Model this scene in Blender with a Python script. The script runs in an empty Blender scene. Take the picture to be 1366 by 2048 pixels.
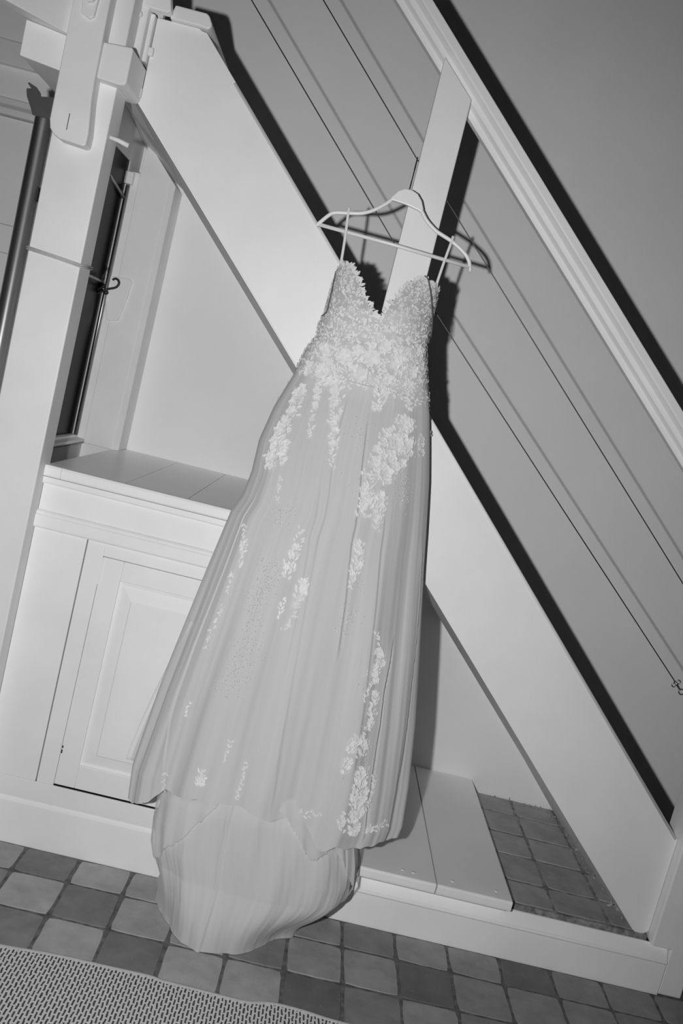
import bpy, bmesh, math, random
from mathutils import Vector, Matrix, Euler

D = bpy.data
SC = bpy.context.scene
COL = SC.collection
random.seed(7)

# ---------------------------------------------------------------- camera
EYE = Vector((0.0, 0.0, 1.4142))
ROLL, PITCH, YAW = 0.2475, 0.1266, 0.0287
FOCAL_PX = 1760.13            # for the 1366 x 2048 frame
cam_d = D.cameras.new('camera')
cam = D.objects.new('camera', cam_d)
COL.objects.link(cam)
cy, sy = math.cos(YAW), math.sin(YAW)
cp, sp = math.cos(PITCH), math.sin(PITCH)
cr, sr = math.cos(ROLL), math.sin(ROLL)
m_yaw = Matrix(((cy, -sy, 0), (sy, cy, 0), (0, 0, 1)))
m_base = Matrix(((1, 0, 0), (0, 0, -1), (0, 1, 0)))
m_pitch = Matrix(((1, 0, 0), (0, cp, -sp), (0, sp, cp)))
m_roll = Matrix(((cr, -sr, 0), (sr, cr, 0), (0, 0, 1)))
W2C = m_roll @ m_pitch @ m_base @ m_yaw          # rows: right, down, forward
right, down, fwd = Vector(W2C[0]), Vector(W2C[1]), Vector(W2C[2])
rot = Matrix((right, -down, -fwd)).transposed()
cam.matrix_world = Matrix.Translation(EYE) @ rot.to_4x4()
cam_d.sensor_fit = 'VERTICAL'
cam_d.sensor_height = 36.0
cam_d.lens = FOCAL_PX / 2048.0 * 36.0
cam_d.clip_start = 0.05
SC.camera = cam

# ---------------------------------------------------------------- light and exposure
wd = D.worlds.new('dim_room')
SC.world = wd
wd.use_nodes = True
wd.node_tree.nodes['Background'].inputs[0].default_value = (1, 1, 1, 1)
wd.node_tree.nodes['Background'].inputs[1].default_value = 0.001

fl_d = D.lights.new('camera_flash', 'SPOT')      # the speedlight on the turned camera, 20 cm beside the lens
fl_d.energy = 147.0
fl_d.spot_size = math.radians(114.0)          # a speedlight's beam falls off towards its edge
fl_d.spot_blend = 1.0
fl_d.shadow_soft_size = 0.02
fl = D.objects.new('camera_flash', fl_d)
COL.objects.link(fl)
fl.matrix_world = Matrix.Translation(EYE + right * -0.205 + down * -0.01) @ rot.to_4x4()

SC.view_settings.view_transform = 'Standard'
SC.view_settings.look = 'None'
SC.view_settings.exposure = 0.0
SC.view_settings.gamma = 1.0
SC.view_settings.use_curve_mapping = False
SC.cycles.max_bounces = 8
SC.cycles.diffuse_bounces = 4
SC.cycles.sample_clamp_indirect = 4.0

# ---------------------------------------------------------------- materials
def new_mat(name):
    m = D.materials.new(name)
    m.use_nodes = True
    nt = m.node_tree
    b = nt.nodes['Principled BSDF']
    return m, nt, b

def set_in(b, name, v):
    if name in b.inputs:
        b.inputs[name].default_value = v

def g4(v):
    return (v, v, v, 1)

def paint(name, v, rough=0.5, var=0.04, bump=0.15, scale=9.0, spec=0.3, fine=160.0):
    """Painted surface: faint cloudy variation and brush grain."""
    m, nt, b = new_mat(name)
    tc = nt.nodes.new('ShaderNodeTexCoord')
    n1 = nt.nodes.new('ShaderNodeTexNoise'); n1.inputs['Scale'].default_value = scale; n1.inputs['Detail'].default_value = 6
    n2 = nt.nodes.new('ShaderNodeTexNoise'); n2.inputs['Scale'].default_value = fine; n2.inputs['Detail'].default_value = 3
    nt.links.new(tc.outputs['Object'], n1.inputs['Vector']); nt.links.new(tc.outputs['Object'], n2.inputs['Vector'])
    r = nt.nodes.new('ShaderNodeMapRange')
    r.inputs[1].default_value = 0.3; r.inputs[2].default_value = 0.7
    r.inputs[3].default_value = v * (1 - var); r.inputs[4].default_value = v * (1 + var)
    nt.links.new(n1.outputs['Fac'], r.inputs[0])
    nt.links.new(r.outputs[0], b.inputs['Base Color'])
    bp = nt.nodes.new('ShaderNodeBump'); bp.inputs['Strength'].default_value = bump; bp.inputs['Distance'].default_value = 0.002
    ad = nt.nodes.new('ShaderNodeMath'); ad.operation = 'MULTIPLY_ADD'; ad.inputs[1].default_value = 0.35
    nt.links.new(n2.outputs['Fac'], ad.inputs[0]); nt.links.new(n1.outputs['Fac'], ad.inputs[2])
    nt.links.new(ad.outputs[0], bp.inputs['Height']); nt.links.new(bp.outputs[0], b.inputs['Normal'])
    b.inputs['Roughness'].default_value = rough
    set_in(b, 'Specular IOR Level', spec)
    return m

M = {}
M['wall'] = paint('wall_plaster', 0.90, 0.8, 0.02, 0.12, 5, 0.15, 220)
M['white'] = paint('white_gloss_paint', 0.88, 0.45, 0.03, 0.12, 7, 0.3)
M['white_old'] = paint('white_paint_on_old_timber', 0.86, 0.5, 0.05, 0.35, 6, 0.3, 90)
M['shade_paint'] = paint('white_soffit_paint', 0.93, 0.6, 0.04, 0.2, 8, 0.2)
M['white_fresh'] = paint('white_baseboard_paint', 0.94, 0.45, 0.03, 0.12, 7, 0.3)
M['board'] = paint('white_board_paint', 0.94, 0.32, 0.03, 0.12, 8, 0.5)
M['mortar'] = paint('crumbling_mortar', 0.26, 0.95, 0.5, 1.0, 45, 0.1, 260)
M['grout'] = paint('dark_grout', 0.15, 0.95, 0.45, 0.9, 40, 0.1, 250)
M['debris'] = paint('pale_plaster_debris', 0.36, 0.95, 0.2, 0.8, 60, 0.1)
M['tread'] = paint('bounce_absorbing_tread', 0.10, 0.6, 0.3, 0.3, 12, 0.2)  # hidden treads and risers: dark colour added to absorb bounce and deepen the wall shadow
M['plastic'] = paint('white_plastic', 0.90, 0.35, 0.01, 0.02, 5, 0.45)
M['dark'] = paint('dark_iron', 0.02, 0.45, 0.3, 0.2, 60, 0.5)
M['void'] = paint('dark_gap', 0.012, 0.9, 0.2, 0.1, 30, 0.05)
M['strap'] = paint('satin_strap', 0.83, 0.4, 0.02, 0.05, 30, 0.35)
M['cordm'] = paint('grey_cord', 0.55, 0.8, 0.1, 0.5, 200, 0.1)
M['loop'] = paint('dark_hanging_loop', 0.15, 0.6, 0.1, 0.1, 100, 0.2)

def metal(name, v, rough, aniso_scale=None):
    m, nt, b = new_mat(name)
    b.inputs['Base Color'].default_value = g4(v)
    b.inputs['Metallic'].default_value = 1.0
    b.inputs['Roughness'].default_value = rough
    tc = nt.nodes.new('ShaderNodeTexCoord')
    mp = nt.nodes.new('ShaderNodeMapping'); mp.inputs['Scale'].default_value = (120, 120, 4)
    n = nt.nodes.new('ShaderNodeTexNoise'); n.inputs['Scale'].default_value = 1.5
    nt.links.new(tc.outputs['Object'], mp.inputs[0]); nt.links.new(mp.outputs[0], n.inputs['Vector'])
    r = nt.nodes.new('ShaderNodeMapRange'); r.inputs[3].default_value = v * 0.75; r.inputs[4].default_value = v * 1.2
    nt.links.new(n.outputs['Fac'], r.inputs[0]); nt.links.new(r.outputs[0], b.inputs['Base Color'])
    return m
M['steel'] = metal('brushed_steel', 0.42, 0.34)
M['tube'] = metal('brushed_steel_tube', 0.85, 0.52)
M['tube'].node_tree.nodes['Principled BSDF'].inputs['Metallic'].default_value = 0.95
_nt = M['tube'].node_tree; _b = _nt.nodes['Principled BSDF']
_b.inputs['Roughness'].default_value = 0.42; _b.inputs['Anisotropic'].default_value = 0.75; _b.inputs['Anisotropic Rotation'].default_value = 0.25
_tg = _nt.nodes.new('ShaderNodeTangent'); _tg.direction_type = 'RADIAL'; _tg.axis = 'Z'
_nt.links.new(_tg.outputs[0], _b.inputs['Tangent'])
M['cable'] = metal('steel_cable', 0.10, 0.40)
M['bracket'] = paint('dark_grey_bracket', 0.085, 0.5, 0.1, 0.1, 20, 0.4)
M['steel_dark'] = metal('dark_steel', 0.3, 0.3)

def make_glass():
    m, nt, b = new_mat('night_window_glass')
    b.inputs['Base Color'].default_value = g4(0.006)
    b.inputs['Roughness'].default_value = 0.25
    set_in(b, 'Specular IOR Level', 0.06)
    return m
M['glass'] = make_glass()

def make_tile():
    m, nt, b = new_mat('terracotta_tile')
    oi = nt.nodes.new('ShaderNodeObjectInfo')
    tc = nt.nodes.new('ShaderNodeTexCoord')
    off = nt.nodes.new('ShaderNodeVectorMath'); off.operation = 'ADD'
    mul = nt.nodes.new('ShaderNodeMath'); mul.operation = 'MULTIPLY'; mul.inputs[1].default_value = 37.0
    nt.links.new(oi.outputs['Random'], mul.inputs[0])
    cmb = nt.nodes.new('ShaderNodeCombineXYZ')
    for i in range(3): nt.links.new(mul.outputs[0], cmb.inputs[i])
    nt.links.new(tc.outputs['Object'], off.inputs[0]); nt.links.new(cmb.outputs[0], off.inputs[1])
    n1 = nt.nodes.new('ShaderNodeTexNoise'); n1.inputs['Scale'].default_value = 14; n1.inputs['Detail'].default_value = 8; n1.inputs['Roughness'].default_value = 0.65
    nt.links.new(off.outputs[0], n1.inputs['Vector'])
    n2 = nt.nodes.new('ShaderNodeTexNoise'); n2.inputs['Scale'].default_value = 130; n2.inputs['Detail'].default_value = 4
    nt.links.new(off.outputs[0], n2.inputs['Vector'])
    r = nt.nodes.new('ShaderNodeMapRange'); r.inputs[1].default_value = 0.25; r.inputs[2].default_value = 0.75
    r.inputs[3].default_value = 0.74; r.inputs[4].default_value = 1.24
    nt.links.new(n1.outputs['Fac'], r.inputs[0])
    mx = nt.nodes.new('ShaderNodeMix'); mx.data_type = 'RGBA'; mx.blend_type = 'MULTIPLY'; mx.inputs['Factor'].default_value = 1.0
    nt.links.new(oi.outputs['Color'], mx.inputs['A']); nt.links.new(r.outputs[0], mx.inputs['B'])
    # pale specks of lime
    v = nt.nodes.new('ShaderNodeTexVoronoi'); v.inputs['Scale'].default_value = 26
    nt.links.new(off.outputs[0], v.inputs['Vector'])
    th = nt.nodes.new('ShaderNodeMath'); th.operation = 'LESS_THAN'; th.inputs[1].default_value = 0.055
    nt.links.new(v.outputs['Distance'], th.inputs[0])
    hf = nt.nodes.new('ShaderNodeMath'); hf.operation = 'MULTIPLY'; hf.inputs[1].default_value = 0.3
    nt.links.new(th.outputs[0], hf.inputs[0])
    mx2 = nt.nodes.new('ShaderNodeMix'); mx2.data_type = 'RGBA'; mx2.inputs['B'].default_value = g4(0.5)
    nt.links.new(hf.outputs[0], mx2.inputs['Factor']); nt.links.new(mx.outputs['Result'], mx2.inputs['A'])
    nt.links.new(mx2.outputs['Result'], b.inputs['Base Color'])
    bp = nt.nodes.new('ShaderNodeBump'); bp.inputs['Strength'].default_value = 0.4; bp.inputs['Distance'].default_value = 0.002
    ad = nt.nodes.new('ShaderNodeMath'); ad.operation = 'MULTIPLY_ADD'; ad.inputs[1].default_value = 0.4
    nt.links.new(n2.outputs['Fac'], ad.inputs[0]); nt.links.new(n1.outputs['Fac'], ad.inputs[2])
    nt.links.new(ad.outputs[0], bp.inputs['Height']); nt.links.new(bp.outputs[0], b.inputs['Normal'])
    b.inputs['Roughness'].default_value = 0.55
    set_in(b, 'Specular IOR Level', 0.3)
    return m
M['tile'] = make_tile()

def make_rug():
    """Flat-woven rug: short dark slots between pairs of raised weft floats, in offset rows."""
    m, nt, b = new_mat('woven_rug')
    tc = nt.nodes.new('ShaderNodeTexCoord')
    mp = nt.nodes.new('ShaderNodeMapping')
    mp.inputs['Rotation'].default_value = (0, 0, math.radians(90))
    nt.links.new(tc.outputs['Object'], mp.inputs[0])
    nz = nt.nodes.new('ShaderNodeTexNoise'); nz.inputs['Scale'].default_value = 60; nz.inputs['Detail'].default_value = 2
    nt.links.new(tc.outputs['Object'], nz.inputs['Vector'])
    sc = nt.nodes.new('ShaderNodeVectorMath'); sc.operation = 'SCALE'; sc.inputs['Scale'].default_value = 0.006
    nt.links.new(nz.outputs['Color'], sc.inputs[0])
    ad = nt.nodes.new('ShaderNodeVectorMath'); ad.operation = 'ADD'
    nt.links.new(mp.outputs[0], ad.inputs[0]); nt.links.new(sc.outputs[0], ad.inputs[1])
    br = nt.nodes.new('ShaderNodeTexBrick')
    br.offset = 0.5; br.squash = 1.0
    br.inputs['Scale'].default_value = 1.0
    br.inputs['Brick Width'].default_value = 0.0235
    br.inputs['Row Height'].default_value = 0.0088
    br.inputs['Mortar Size'].default_value = 0.0033
    br.inputs['Mortar Smooth'].default_value = 0.4
    br.inputs['Color1'].default_value = g4(0.075); br.inputs['Color2'].default_value = g4(0.10)
    br.inputs['Mortar'].default_value = g4(0.72)
    nt.links.new(ad.outputs[0], br.inputs['Vector'])
    nf = nt.nodes.new('ShaderNodeTexNoise'); nf.inputs['Scale'].default_value = 500
    nt.links.new(tc.outputs['Object'], nf.inputs['Vector'])
    r = nt.nodes.new('ShaderNodeMapRange'); r.inputs[1].default_value = 0.25; r.inputs[2].default_value = 0.75; r.inputs[3].default_value = 0.75; r.inputs[4].default_value = 1.25
    nt.links.new(nf.outputs['Fac'], r.inputs[0])
    mx = nt.nodes.new('ShaderNodeMix'); mx.data_type = 'RGBA'; mx.blend_type = 'MULTIPLY'; mx.inputs['Factor'].default_value = 1
    nt.links.new(br.outputs['Color'], mx.inputs['A']); nt.links.new(r.outputs[0], mx.inputs['B'])
    nt.links.new(mx.outputs['Result'], b.inputs['Base Color'])
    bp = nt.nodes.new('ShaderNodeBump'); bp.inputs['Strength'].default_value = 0.8; bp.inputs['Distance'].default_value = 0.003
    nt.links.new(br.outputs['Fac'], bp.inputs['Height']); nt.links.new(bp.outputs[0], b.inputs['Normal'])
    b.inputs['Roughness'].default_value = 0.95
    set_in(b, 'Specular IOR Level', 0.1)
    return m
M['rug'] = make_rug()
M['rug_edge'] = paint('rug_binding', 0.52, 0.95, 0.1, 0.5, 200, 0.1)

def make_tulle(name, v, streak=0.10, alpha=1.0, uscale=170.0, vscale=2.2, bump=0.35, v2=None):
    """Gathered tulle: fine streaks that follow the cloth down its length (UV)."""
    m, nt, b = new_mat(name)
    uv = nt.nodes.new('ShaderNodeUVMap'); uv.uv_map = 'UVMap'
    def streaks(su, sv, detail):
        mp = nt.nodes.new('ShaderNodeMapping'); mp.inputs['Scale'].default_value = (su, sv, 1)
        n = nt.nodes.new('ShaderNodeTexNoise'); n.inputs['Scale'].default_value = 1.0; n.inputs['Detail'].default_value = detail
        nt.links.new(uv.outputs[0], mp.inputs[0]); nt.links.new(mp.outputs[0], n.inputs['Vector'])
        return n
    a = streaks(uscale, vscale, 3); c = streaks(uscale * 0.16, vscale * 0.8, 2)
    s = nt.nodes.new('ShaderNodeMath'); s.operation = 'ADD'
    nt.links.new(a.outputs['Fac'], s.inputs[0]); nt.links.new(c.outputs['Fac'], s.inputs[1])
    r = nt.nodes.new('ShaderNodeMapRange'); r.inputs[1].default_value = 0.65; r.inputs[2].default_value = 1.35
    r.inputs[3].default_value = v * (1 - streak); r.inputs[4].default_value = v * (1 + streak)
    nt.links.new(s.outputs[0], r.inputs[0]); nt.links.new(r.outputs[0], b.inputs['Base Color'])
    bp = nt.nodes.new('ShaderNodeBump'); bp.inputs['Strength'].default_value = bump; bp.inputs['Distance'].default_value = 0.003
    nt.links.new(s.outputs[0], bp.inputs['Height']); nt.links.new(bp.outputs[0], b.inputs['Normal'])
    b.inputs['Roughness'].default_value = 0.75
    set_in(b, 'Specular IOR Level', 0.25)
    set_in(b, 'Sheen Weight', 0.15)
    b.inputs['Alpha'].default_value = alpha
    tl = nt.nodes.new('ShaderNodeBsdfTranslucent'); nt.links.new(r.outputs[0], tl.inputs['Color'])
    ms = nt.nodes.new('ShaderNodeMixShader'); ms.inputs[0].default_value = 0.12
    out = nt.nodes['Material Output']
    nt.links.new(b.outputs[0], ms.inputs[1]); nt.links.new(tl.outputs[0], ms.inputs[2]); nt.links.new(ms.outputs[0], out.inputs['Surface'])
    return m
M['tulle'] = make_tulle('tulle_skirt', 0.68, 0.05, bump=0.22)
M['tulle_under'] = make_tulle('tulle_train', 0.70, 0.04, 1.0, 60, 2.5, 0.3)
M['tulle_veil'] = make_tulle('tulle_loose_layer', 0.95, 0.03, 0.30)
M['bodice'] = make_tulle('bodice_cloth', 0.68, 0.10, 1.0, 40, 40, 0.6)
M['lace'] = paint('lace_applique', 0.80, 0.7, 0.10, 0.5, 110, 0.25, 420)
M['lace_soft'] = paint('lace_applique_under_tulle', 0.74, 0.75, 0.08, 0.5, 120, 0.2, 420)

def make_bead():
    m, nt, b = new_mat('glass_beads')
    b.inputs['Base Color'].default_value = g4(0.66)
    b.inputs['Roughness'].default_value = 0.12
    set_in(b, 'Specular IOR Level', 0.9)
    return m
M['bead'] = make_bead()

# ---------------------------------------------------------------- mesh helpers
def tag(o, label=None, cat=None, group=None, kind=None):
    if label: o['label'] = label
    if cat: o['category'] = cat
    if group: o['group'] = group
    if kind: o['kind'] = kind
    return o

def link(name, me, mat, parent=None, smooth=False):
    o = D.objects.new(name, me)
    COL.objects.link(o)
    if mat and not me.materials: me.materials.append(mat)
    if parent: o.parent = parent
    if smooth:
        for p in me.polygons: p.use_smooth = True
    return o

def from_bm(name, bm, mat, parent=None, smooth=False, bevel=0.0, seg=2, angle=0.5):
    bmesh.ops.recalc_face_normals(bm, faces=bm.faces[:])
    if bevel > 0:
        eds = [e for e in bm.edges if len(e.link_faces) == 2 and e.calc_face_angle(0) > angle]
        bmesh.ops.bevel(bm, geom=eds, offset=bevel, segments=seg, profile=0.5, affect='EDGES', clamp_overlap=True)
    me = D.meshes.new(name)
    bm.to_mesh(me); bm.free()
    return link(name, me, mat, parent, smooth)

def add_box(bm, x0, x1, y0, y1, z0, z1):
    vs = [bm.verts.new((x, y, z)) for z in (z0, z1) for y in (y0, y1) for x in (x0, x1)]
    for f in ((0, 2, 3, 1), (4, 5, 7, 6), (0, 1, 5, 4), (1, 3, 7, 5), (3, 2, 6, 7), (2, 0, 4, 6)):
        bm.faces.new([vs[i] for i in f])

def box(name, x0, x1, y0, y1, z0, z1, mat, parent=None, bevel=0.002, seg=2):
    bm = bmesh.new(); add_box(bm, x0, x1, y0, y1, z0, z1)
    return from_bm(name, bm, mat, parent, False, bevel, seg)

def add_prism_y(bm, pts, y0, y1):
    """polygon of (x, z) extruded along Y"""
    a = [bm.verts.new((x, y0, z)) for x, z in pts]; b = [bm.verts.new((x, y1, z)) for x, z in pts]
    bm.faces.new(a); bm.faces.new(list(reversed(b)))
    n = len(pts)
    for i in range(n):
        bm.faces.new((a[i], b[i], b[(i + 1) % n], a[(i + 1) % n]))

def prism_y(name, pts, y0, y1, mat, parent=None, bevel=0.002, seg=2):
    bm = bmesh.new(); add_prism_y(bm, pts, y0, y1)
    return from_bm(name, bm, mat, parent, False, bevel, seg)

def prism_z(name, pts, z0, z1, mat, parent=None, bevel=0.0, seg=2):
    bm = bmesh.new()
    a = [bm.verts.new((x, y, z0)) for x, y in pts]; b = [bm.verts.new((x, y, z1)) for x, y in pts]
    bm.faces.new(a); bm.faces.new(list(reversed(b)))
    n = len(pts)
    for i in range(n):
        bm.faces.new((a[i], b[i], b[(i + 1) % n], a[(i + 1) % n]))
    return from_bm(name, bm, mat, parent, False, bevel, seg)

def prism_x(name, pts, x0, x1, mat, parent=None, bevel=0.0, seg=2, shear=None):
    """profile of (y, z) swept along X; shear(x) adds to z"""
    bm = bmesh.new()
    sh = shear or (lambda x: 0.0)
    a = [bm.verts.new((x0, y, z + sh(x0))) for y, z in pts]; b = [bm.verts.new((x1, y, z + sh(x1))) for y, z in pts]
    bm.faces.new(a); bm.faces.new(list(reversed(b)))
    n = len(pts)
    for i in range(n):
        bm.faces.new((a[i], b[i], b[(i + 1) % n], a[(i + 1) % n]))
    return from_bm(name, bm, mat, parent, False, bevel, seg)

def add_tube(bm, pts, rad, sides=10, squash=None, up=Vector((0, 1, 0))):
    pts = [Vector(p) for p in pts]
    rings = []
    prev = None
    for i, p in enumerate(pts):
        t = (pts[min(i + 1, len(pts) - 1)] - pts[max(i - 1, 0)]).normalized()
        n = up - t * up.dot(t)
        if n.length < 1e-4:
            n = Vector((1, 0, 0)) - t * t.x
        n.normalize()
        b = t.cross(n)
        r = rad(i / (len(pts) - 1)) if callable(rad) else rad
        ra, rb = (r, r) if squash is None else (r * squash[0], r * squash[1])
        rings.append([bm.verts.new(p + n * (math.cos(2 * math.pi * k / sides) * ra) + b * (math.sin(2 * math.pi * k / sides) * rb)) for k in range(sides)])
    for a, b in zip(rings, rings[1:]):
        for k in range(sides):
            bm.faces.new((a[k], a[(k + 1) % sides], b[(k + 1) % sides], b[k]))
    bm.faces.new(list(reversed(rings[0]))); bm.faces.new(rings[-1])

def tube(name, pts, rad, mat, parent=None, sides=10, squash=None, up=Vector((0, 1, 0))):
    bm = bmesh.new(); add_tube(bm, pts, rad, sides, squash, up)
    return from_bm(name, bm, mat, parent, True)

def empty(name, loc, label, cat, group=None):
    o = D.objects.new(name, None); COL.objects.link(o)
    o.location = loc
    o.empty_display_size = 0.1
    return tag(o, label, cat, group)

def settle(root):
    """children were modelled in world coordinates: keep them there under a moved root"""
    bpy.context.view_layer.update()
    inv = root.matrix_world.inverted()
    for c in root.children:
        c.matrix_parent_inverse = inv

def smoothstep(a, b, x):
    t = min(1.0, max(0.0, (x - a) / (b - a)))
    return t * t * (3 - 2 * t)

def interp(x, xs, ys):
    if x <= xs[0]: return ys[0]
    for i in range(1, len(xs)):
        if x <= xs[i]:
            t = (x - xs[i - 1]) / (xs[i] - xs[i - 1])
            return ys[i - 1] + (ys[i] - ys[i - 1]) * t
    return ys[-1]

def catmull(pts, n=8):
    pts = [Vector(p) for p in pts]
    out = []
    for i in range(len(pts) - 1):
        p0 = pts[max(i - 1, 0)]; p1 = pts[i]; p2 = pts[i + 1]; p3 = pts[min(i + 2, len(pts) - 1)]
        for k in range(n):
            t = k / n
            out.append(0.5 * ((2 * p1) + (p2 - p0) * t + (2 * p0 - 5 * p1 + 4 * p2 - p3) * t * t + (3 * p1 - p0 - 3 * p2 + p3) * t ** 3))
    out.append(pts[-1])
    return out

# ================================================================= SETTING
FRONT = 2.297      # plane of the baseboard and the cabinet face
BACK = 3.05        # plane of the back wall
STEP_Z = 0.15      # raised tiles under the stairs

# --- floor: screed with tiles as children
fl_o = box('floor', -2.0, 2.4, 0.3, BACK, -0.06, -0.0002, M['grout'], None, 0)
tag(fl_o, 'floor of square old tiles in a worn light and dark chequer', None, None, 'structure')

def tile_mesh(seed, sx, sy, h=0.014):
    rnd = random.Random(seed)
    bm = bmesh.new()
    j = lambda: rnd.uniform(-0.0018, 0.0018)
    n = 6
    ring = []
    for cx_, cy_ in ((-1, -1), (1, -1), (1, 1), (-1, 1)):
        ring.append(Vector((cx_ * sx / 2 + j(), cy_ * sy / 2 + j(), 0)))
    top = []
    for i in range(4):
        a, b = ring[i], ring[(i + 1) % 4]
        for k in range(n):
            p = a.lerp(b, k / n)
            d = 0.0009 * rnd.uniform(-1, 1) if k else 0
            inw = -p.normalized() * (0.004 if k == 0 else 0)      # rounded corner
            top.append(p + inw + Vector((d, d, 0)))
    cen = bm.verts.new((0, 0, h + rnd.uniform(-0.0002, 0.0002)))
    t1 = [bm.verts.new((p.x * 0.985, p.y * 0.985, h + rnd.uniform(-0.0002, 0.0002))) for p in top]
    t2 = [bm.verts.new((p.x, p.y, h - 0.0014)) for p in top]
    t3 = [bm.verts.new((p.x, p.y, 0)) for p in top]
    L = len(top)
    for i in range(L):
        k = (i + 1) % L
        bm.faces.new((cen, t1[i], t1[k]))
        bm.faces.new((t1[i], t2[i], t2[k], t1[k]))
        bm.faces.new((t2[i], t3[i], t3[k], t2[k]))
    bmesh.ops.recalc_face_normals(bm, faces=bm.faces[:])
    me = D.meshes.new('tile'); bm.to_mesh(me); bm.free()
    me.materials.append(M['tile'])
    return me

TP = 0.15
GX0, GY0 = -0.551, 2.179
tm_full = [tile_mesh(10 + k, TP - 0.009, TP - 0.009) for k in range(6)]
tm_cut = [tile_mesh(40 + k, TP - 0.009, 0.118 - 0.007) for k in range(4)]
# worn chequer: tone of the tiles in the front rows, column by column from the left
TONE = {0: [.33, .19, .36, .33, .30, .30, .30, .20, .27, .28, .15, .26, .25],
        1: [.22, .36, .19, .33, .30, .20, .32, .31, .14, .25, .26, .25, .20],
        2: [.30, .20, .36, .18, .36, .35, .14, .22, .28, .24, .22, .24, .26]}
def tile_at(i, j, me, x, y, z, col, parent, rz):
    o = D.objects.new('tile', me); COL.objects.link(o); o.parent = parent
    o.location = (x, y, z); o.rotation_euler = (random.uniform(-.004, .004), random.uniform(-.004, .004), rz)
    o.color = (col, col, col, 1)
for i in range(-6, 16):
    for j in range(0, 7):
        x = GX0 + (i - 0.5) * TP
        if j in TONE and 0 <= i < 13:
            col = TONE[j][i]
        else:
            col = random.choice((.19, .22, .30, .34))
        col *= 1.16 * random.uniform(0.96, 1.05)
        rz = random.uniform(-.006, .006) + random.choice((0, math.pi))
        if j == 0:
            tile_at(i, j, random.choice(tm_cut), x, (GY0 + FRONT) / 2, -0.012, col, fl_o, rz)
        else:
            tile_at(i, j, random.choice(tm_full), x, GY0 - (j - 0.5) * TP, -0.012, col, fl_o, rz)

# --- raised tiled floor under the stairs
fa = box('floor', 0.2, 1.21, 2.334, BACK, 0.0, STEP_Z - 0.0022, M['mortar'], None, 0.003)
tag(fa, 'raised dusty tiled floor beneath the stair soffit, edged with mortar', None, None, 'structure')
rows = [(2.34, 2.465), (2.465, 2.623), (2.623, 2.77), (2.77, 2.918), (2.918, 3.048)]
cols = [(0.64, 0.79), (0.79, 0.94), (0.94, 1.10), (1.10, 1.205)]
for a, b in cols:
    for c, d in rows:
        me = tile_mesh(int(a * 977 + c * 131), (b - a) - 0.011, (d - c) - 0.011)
        col = 0.38 * random.uniform(0.85, 1.1)
        tile_at(0, 0, me, (a + b) / 2, (c + d) / 2, STEP_Z - 0.014, col, fa, random.uniform(-.008, .008))
# crumbs of plaster along the soffit foot and the wall
bm = bmesh.new()
rd = random.Random(5)
for k in range(110):
    t = rd.random()
    if k < 95:
        p = Vector((1.09 + 0.075 * (1 - t) + rd.gauss(0, 0.012), 2.38 + 0.62 * t, STEP_Z + 0.002))
    elif k < 120:
        p = Vector((rd.uniform(0.83, 1.1), 3.035 + rd.gauss(0, 0.006), STEP_Z + 0.002))
    else:
        p = Vector((rd.uniform(0.83, 1.2), 2.336 + rd.gauss(0, 0.004), STEP_Z - 0.002))
    s = rd.uniform(0.001, 0.0038) * (1.7 if k < 14 else 1)
    mtx = Matrix.Translation(p) @ Euler((rd.random() * 3, rd.random() * 3, rd.random() * 3)).to_matrix().to_4x4() @ Matrix.Diagonal((s * rd.uniform(1, 2.6), s, s * 0.6, 1))
    bmesh.ops.create_icosphere(bm, subdivisions=1, radius=1, matrix=mtx)
tag(from_bm('plaster_crumbs', bm, M['debris'], fa), None, None, None, 'stuff')

# --- walls
wb = box('wall_back', -2.4, 3.2, BACK, BACK + 0.1, -0.05, 3.4, M['wall'], None, 0)
tag(wb, 'smooth painted back wall rising behind the stairs', None, None, 'structure')

WX = -0.842
wl = D.objects.new('wall_left', None); COL.objects.link(wl); tag(wl, 'short white partition with a narrow dark window beside the post', None, None, 'structure')
WZ0, WZ1, WY0, WY1 = 1.080, 1.972, 2.40, 2.925
box('panel', WX - 0.045, WX, 2.33, BACK, 0.0, WZ0 - 0.04, M['white'], wl, 0)
box('lintel', WX - 0.045, WX, 2.33, BACK, WZ1, 2.10, M['white'], wl, 0.003)
box('panel', WX - 0.045, WX, 2.33, WY0, WZ0 - 0.04, WZ1, M['white'], wl, 0)
box('panel', WX - 0.045, WX, WY1, BACK, WZ0 - 0.04, WZ1, M['white'], wl, 0)
w1 = D.objects.new('window_1', None); COL.objects.link(w1); tag(w1, 'narrow dark night window between the big post and the corner post', None, None, 'structure')
box('pane', WX - 0.009, WX - 0.004, WY0, WY1, WZ0, WZ1, M['glass'], w1, 0)
prism_y('sill', [(WX - 0.045, 1.058), (WX + 0.036, 1.058), (WX + 0.041, 1.063), (WX + 0.039, 1.071), (WX + 0.014, 1.073), (WX + 0.012, 1.080), (WX - 0.045, 1.080)], 2.335, 2.925, M['white'], w1, 0.002)
tube('rod', [(WX + 0.010, 2.915, 1.079), (WX + 0.010, 2.915, 1.895)], 0.0062, M['steel'], w1, 14)
box('bracket', WX - 0.005, WX + 0.022, 2.905, 2.928, 1.900, 1.938, M['plastic'], w1, 0.002)
tube('stay', [(WX - 0.02, 2.60, 1.945), (WX - 0.010, 2.76, 1.890), (WX + 0.006, 2.905, 1.855)], 0.006, M['steel_dark'], w1, 8)
box('glazing_bar', WX - 0.004, WX - 0.001, WY0, WY1, 1.578, 1.586, M['steel_dark'], w1, 0.001)

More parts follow.
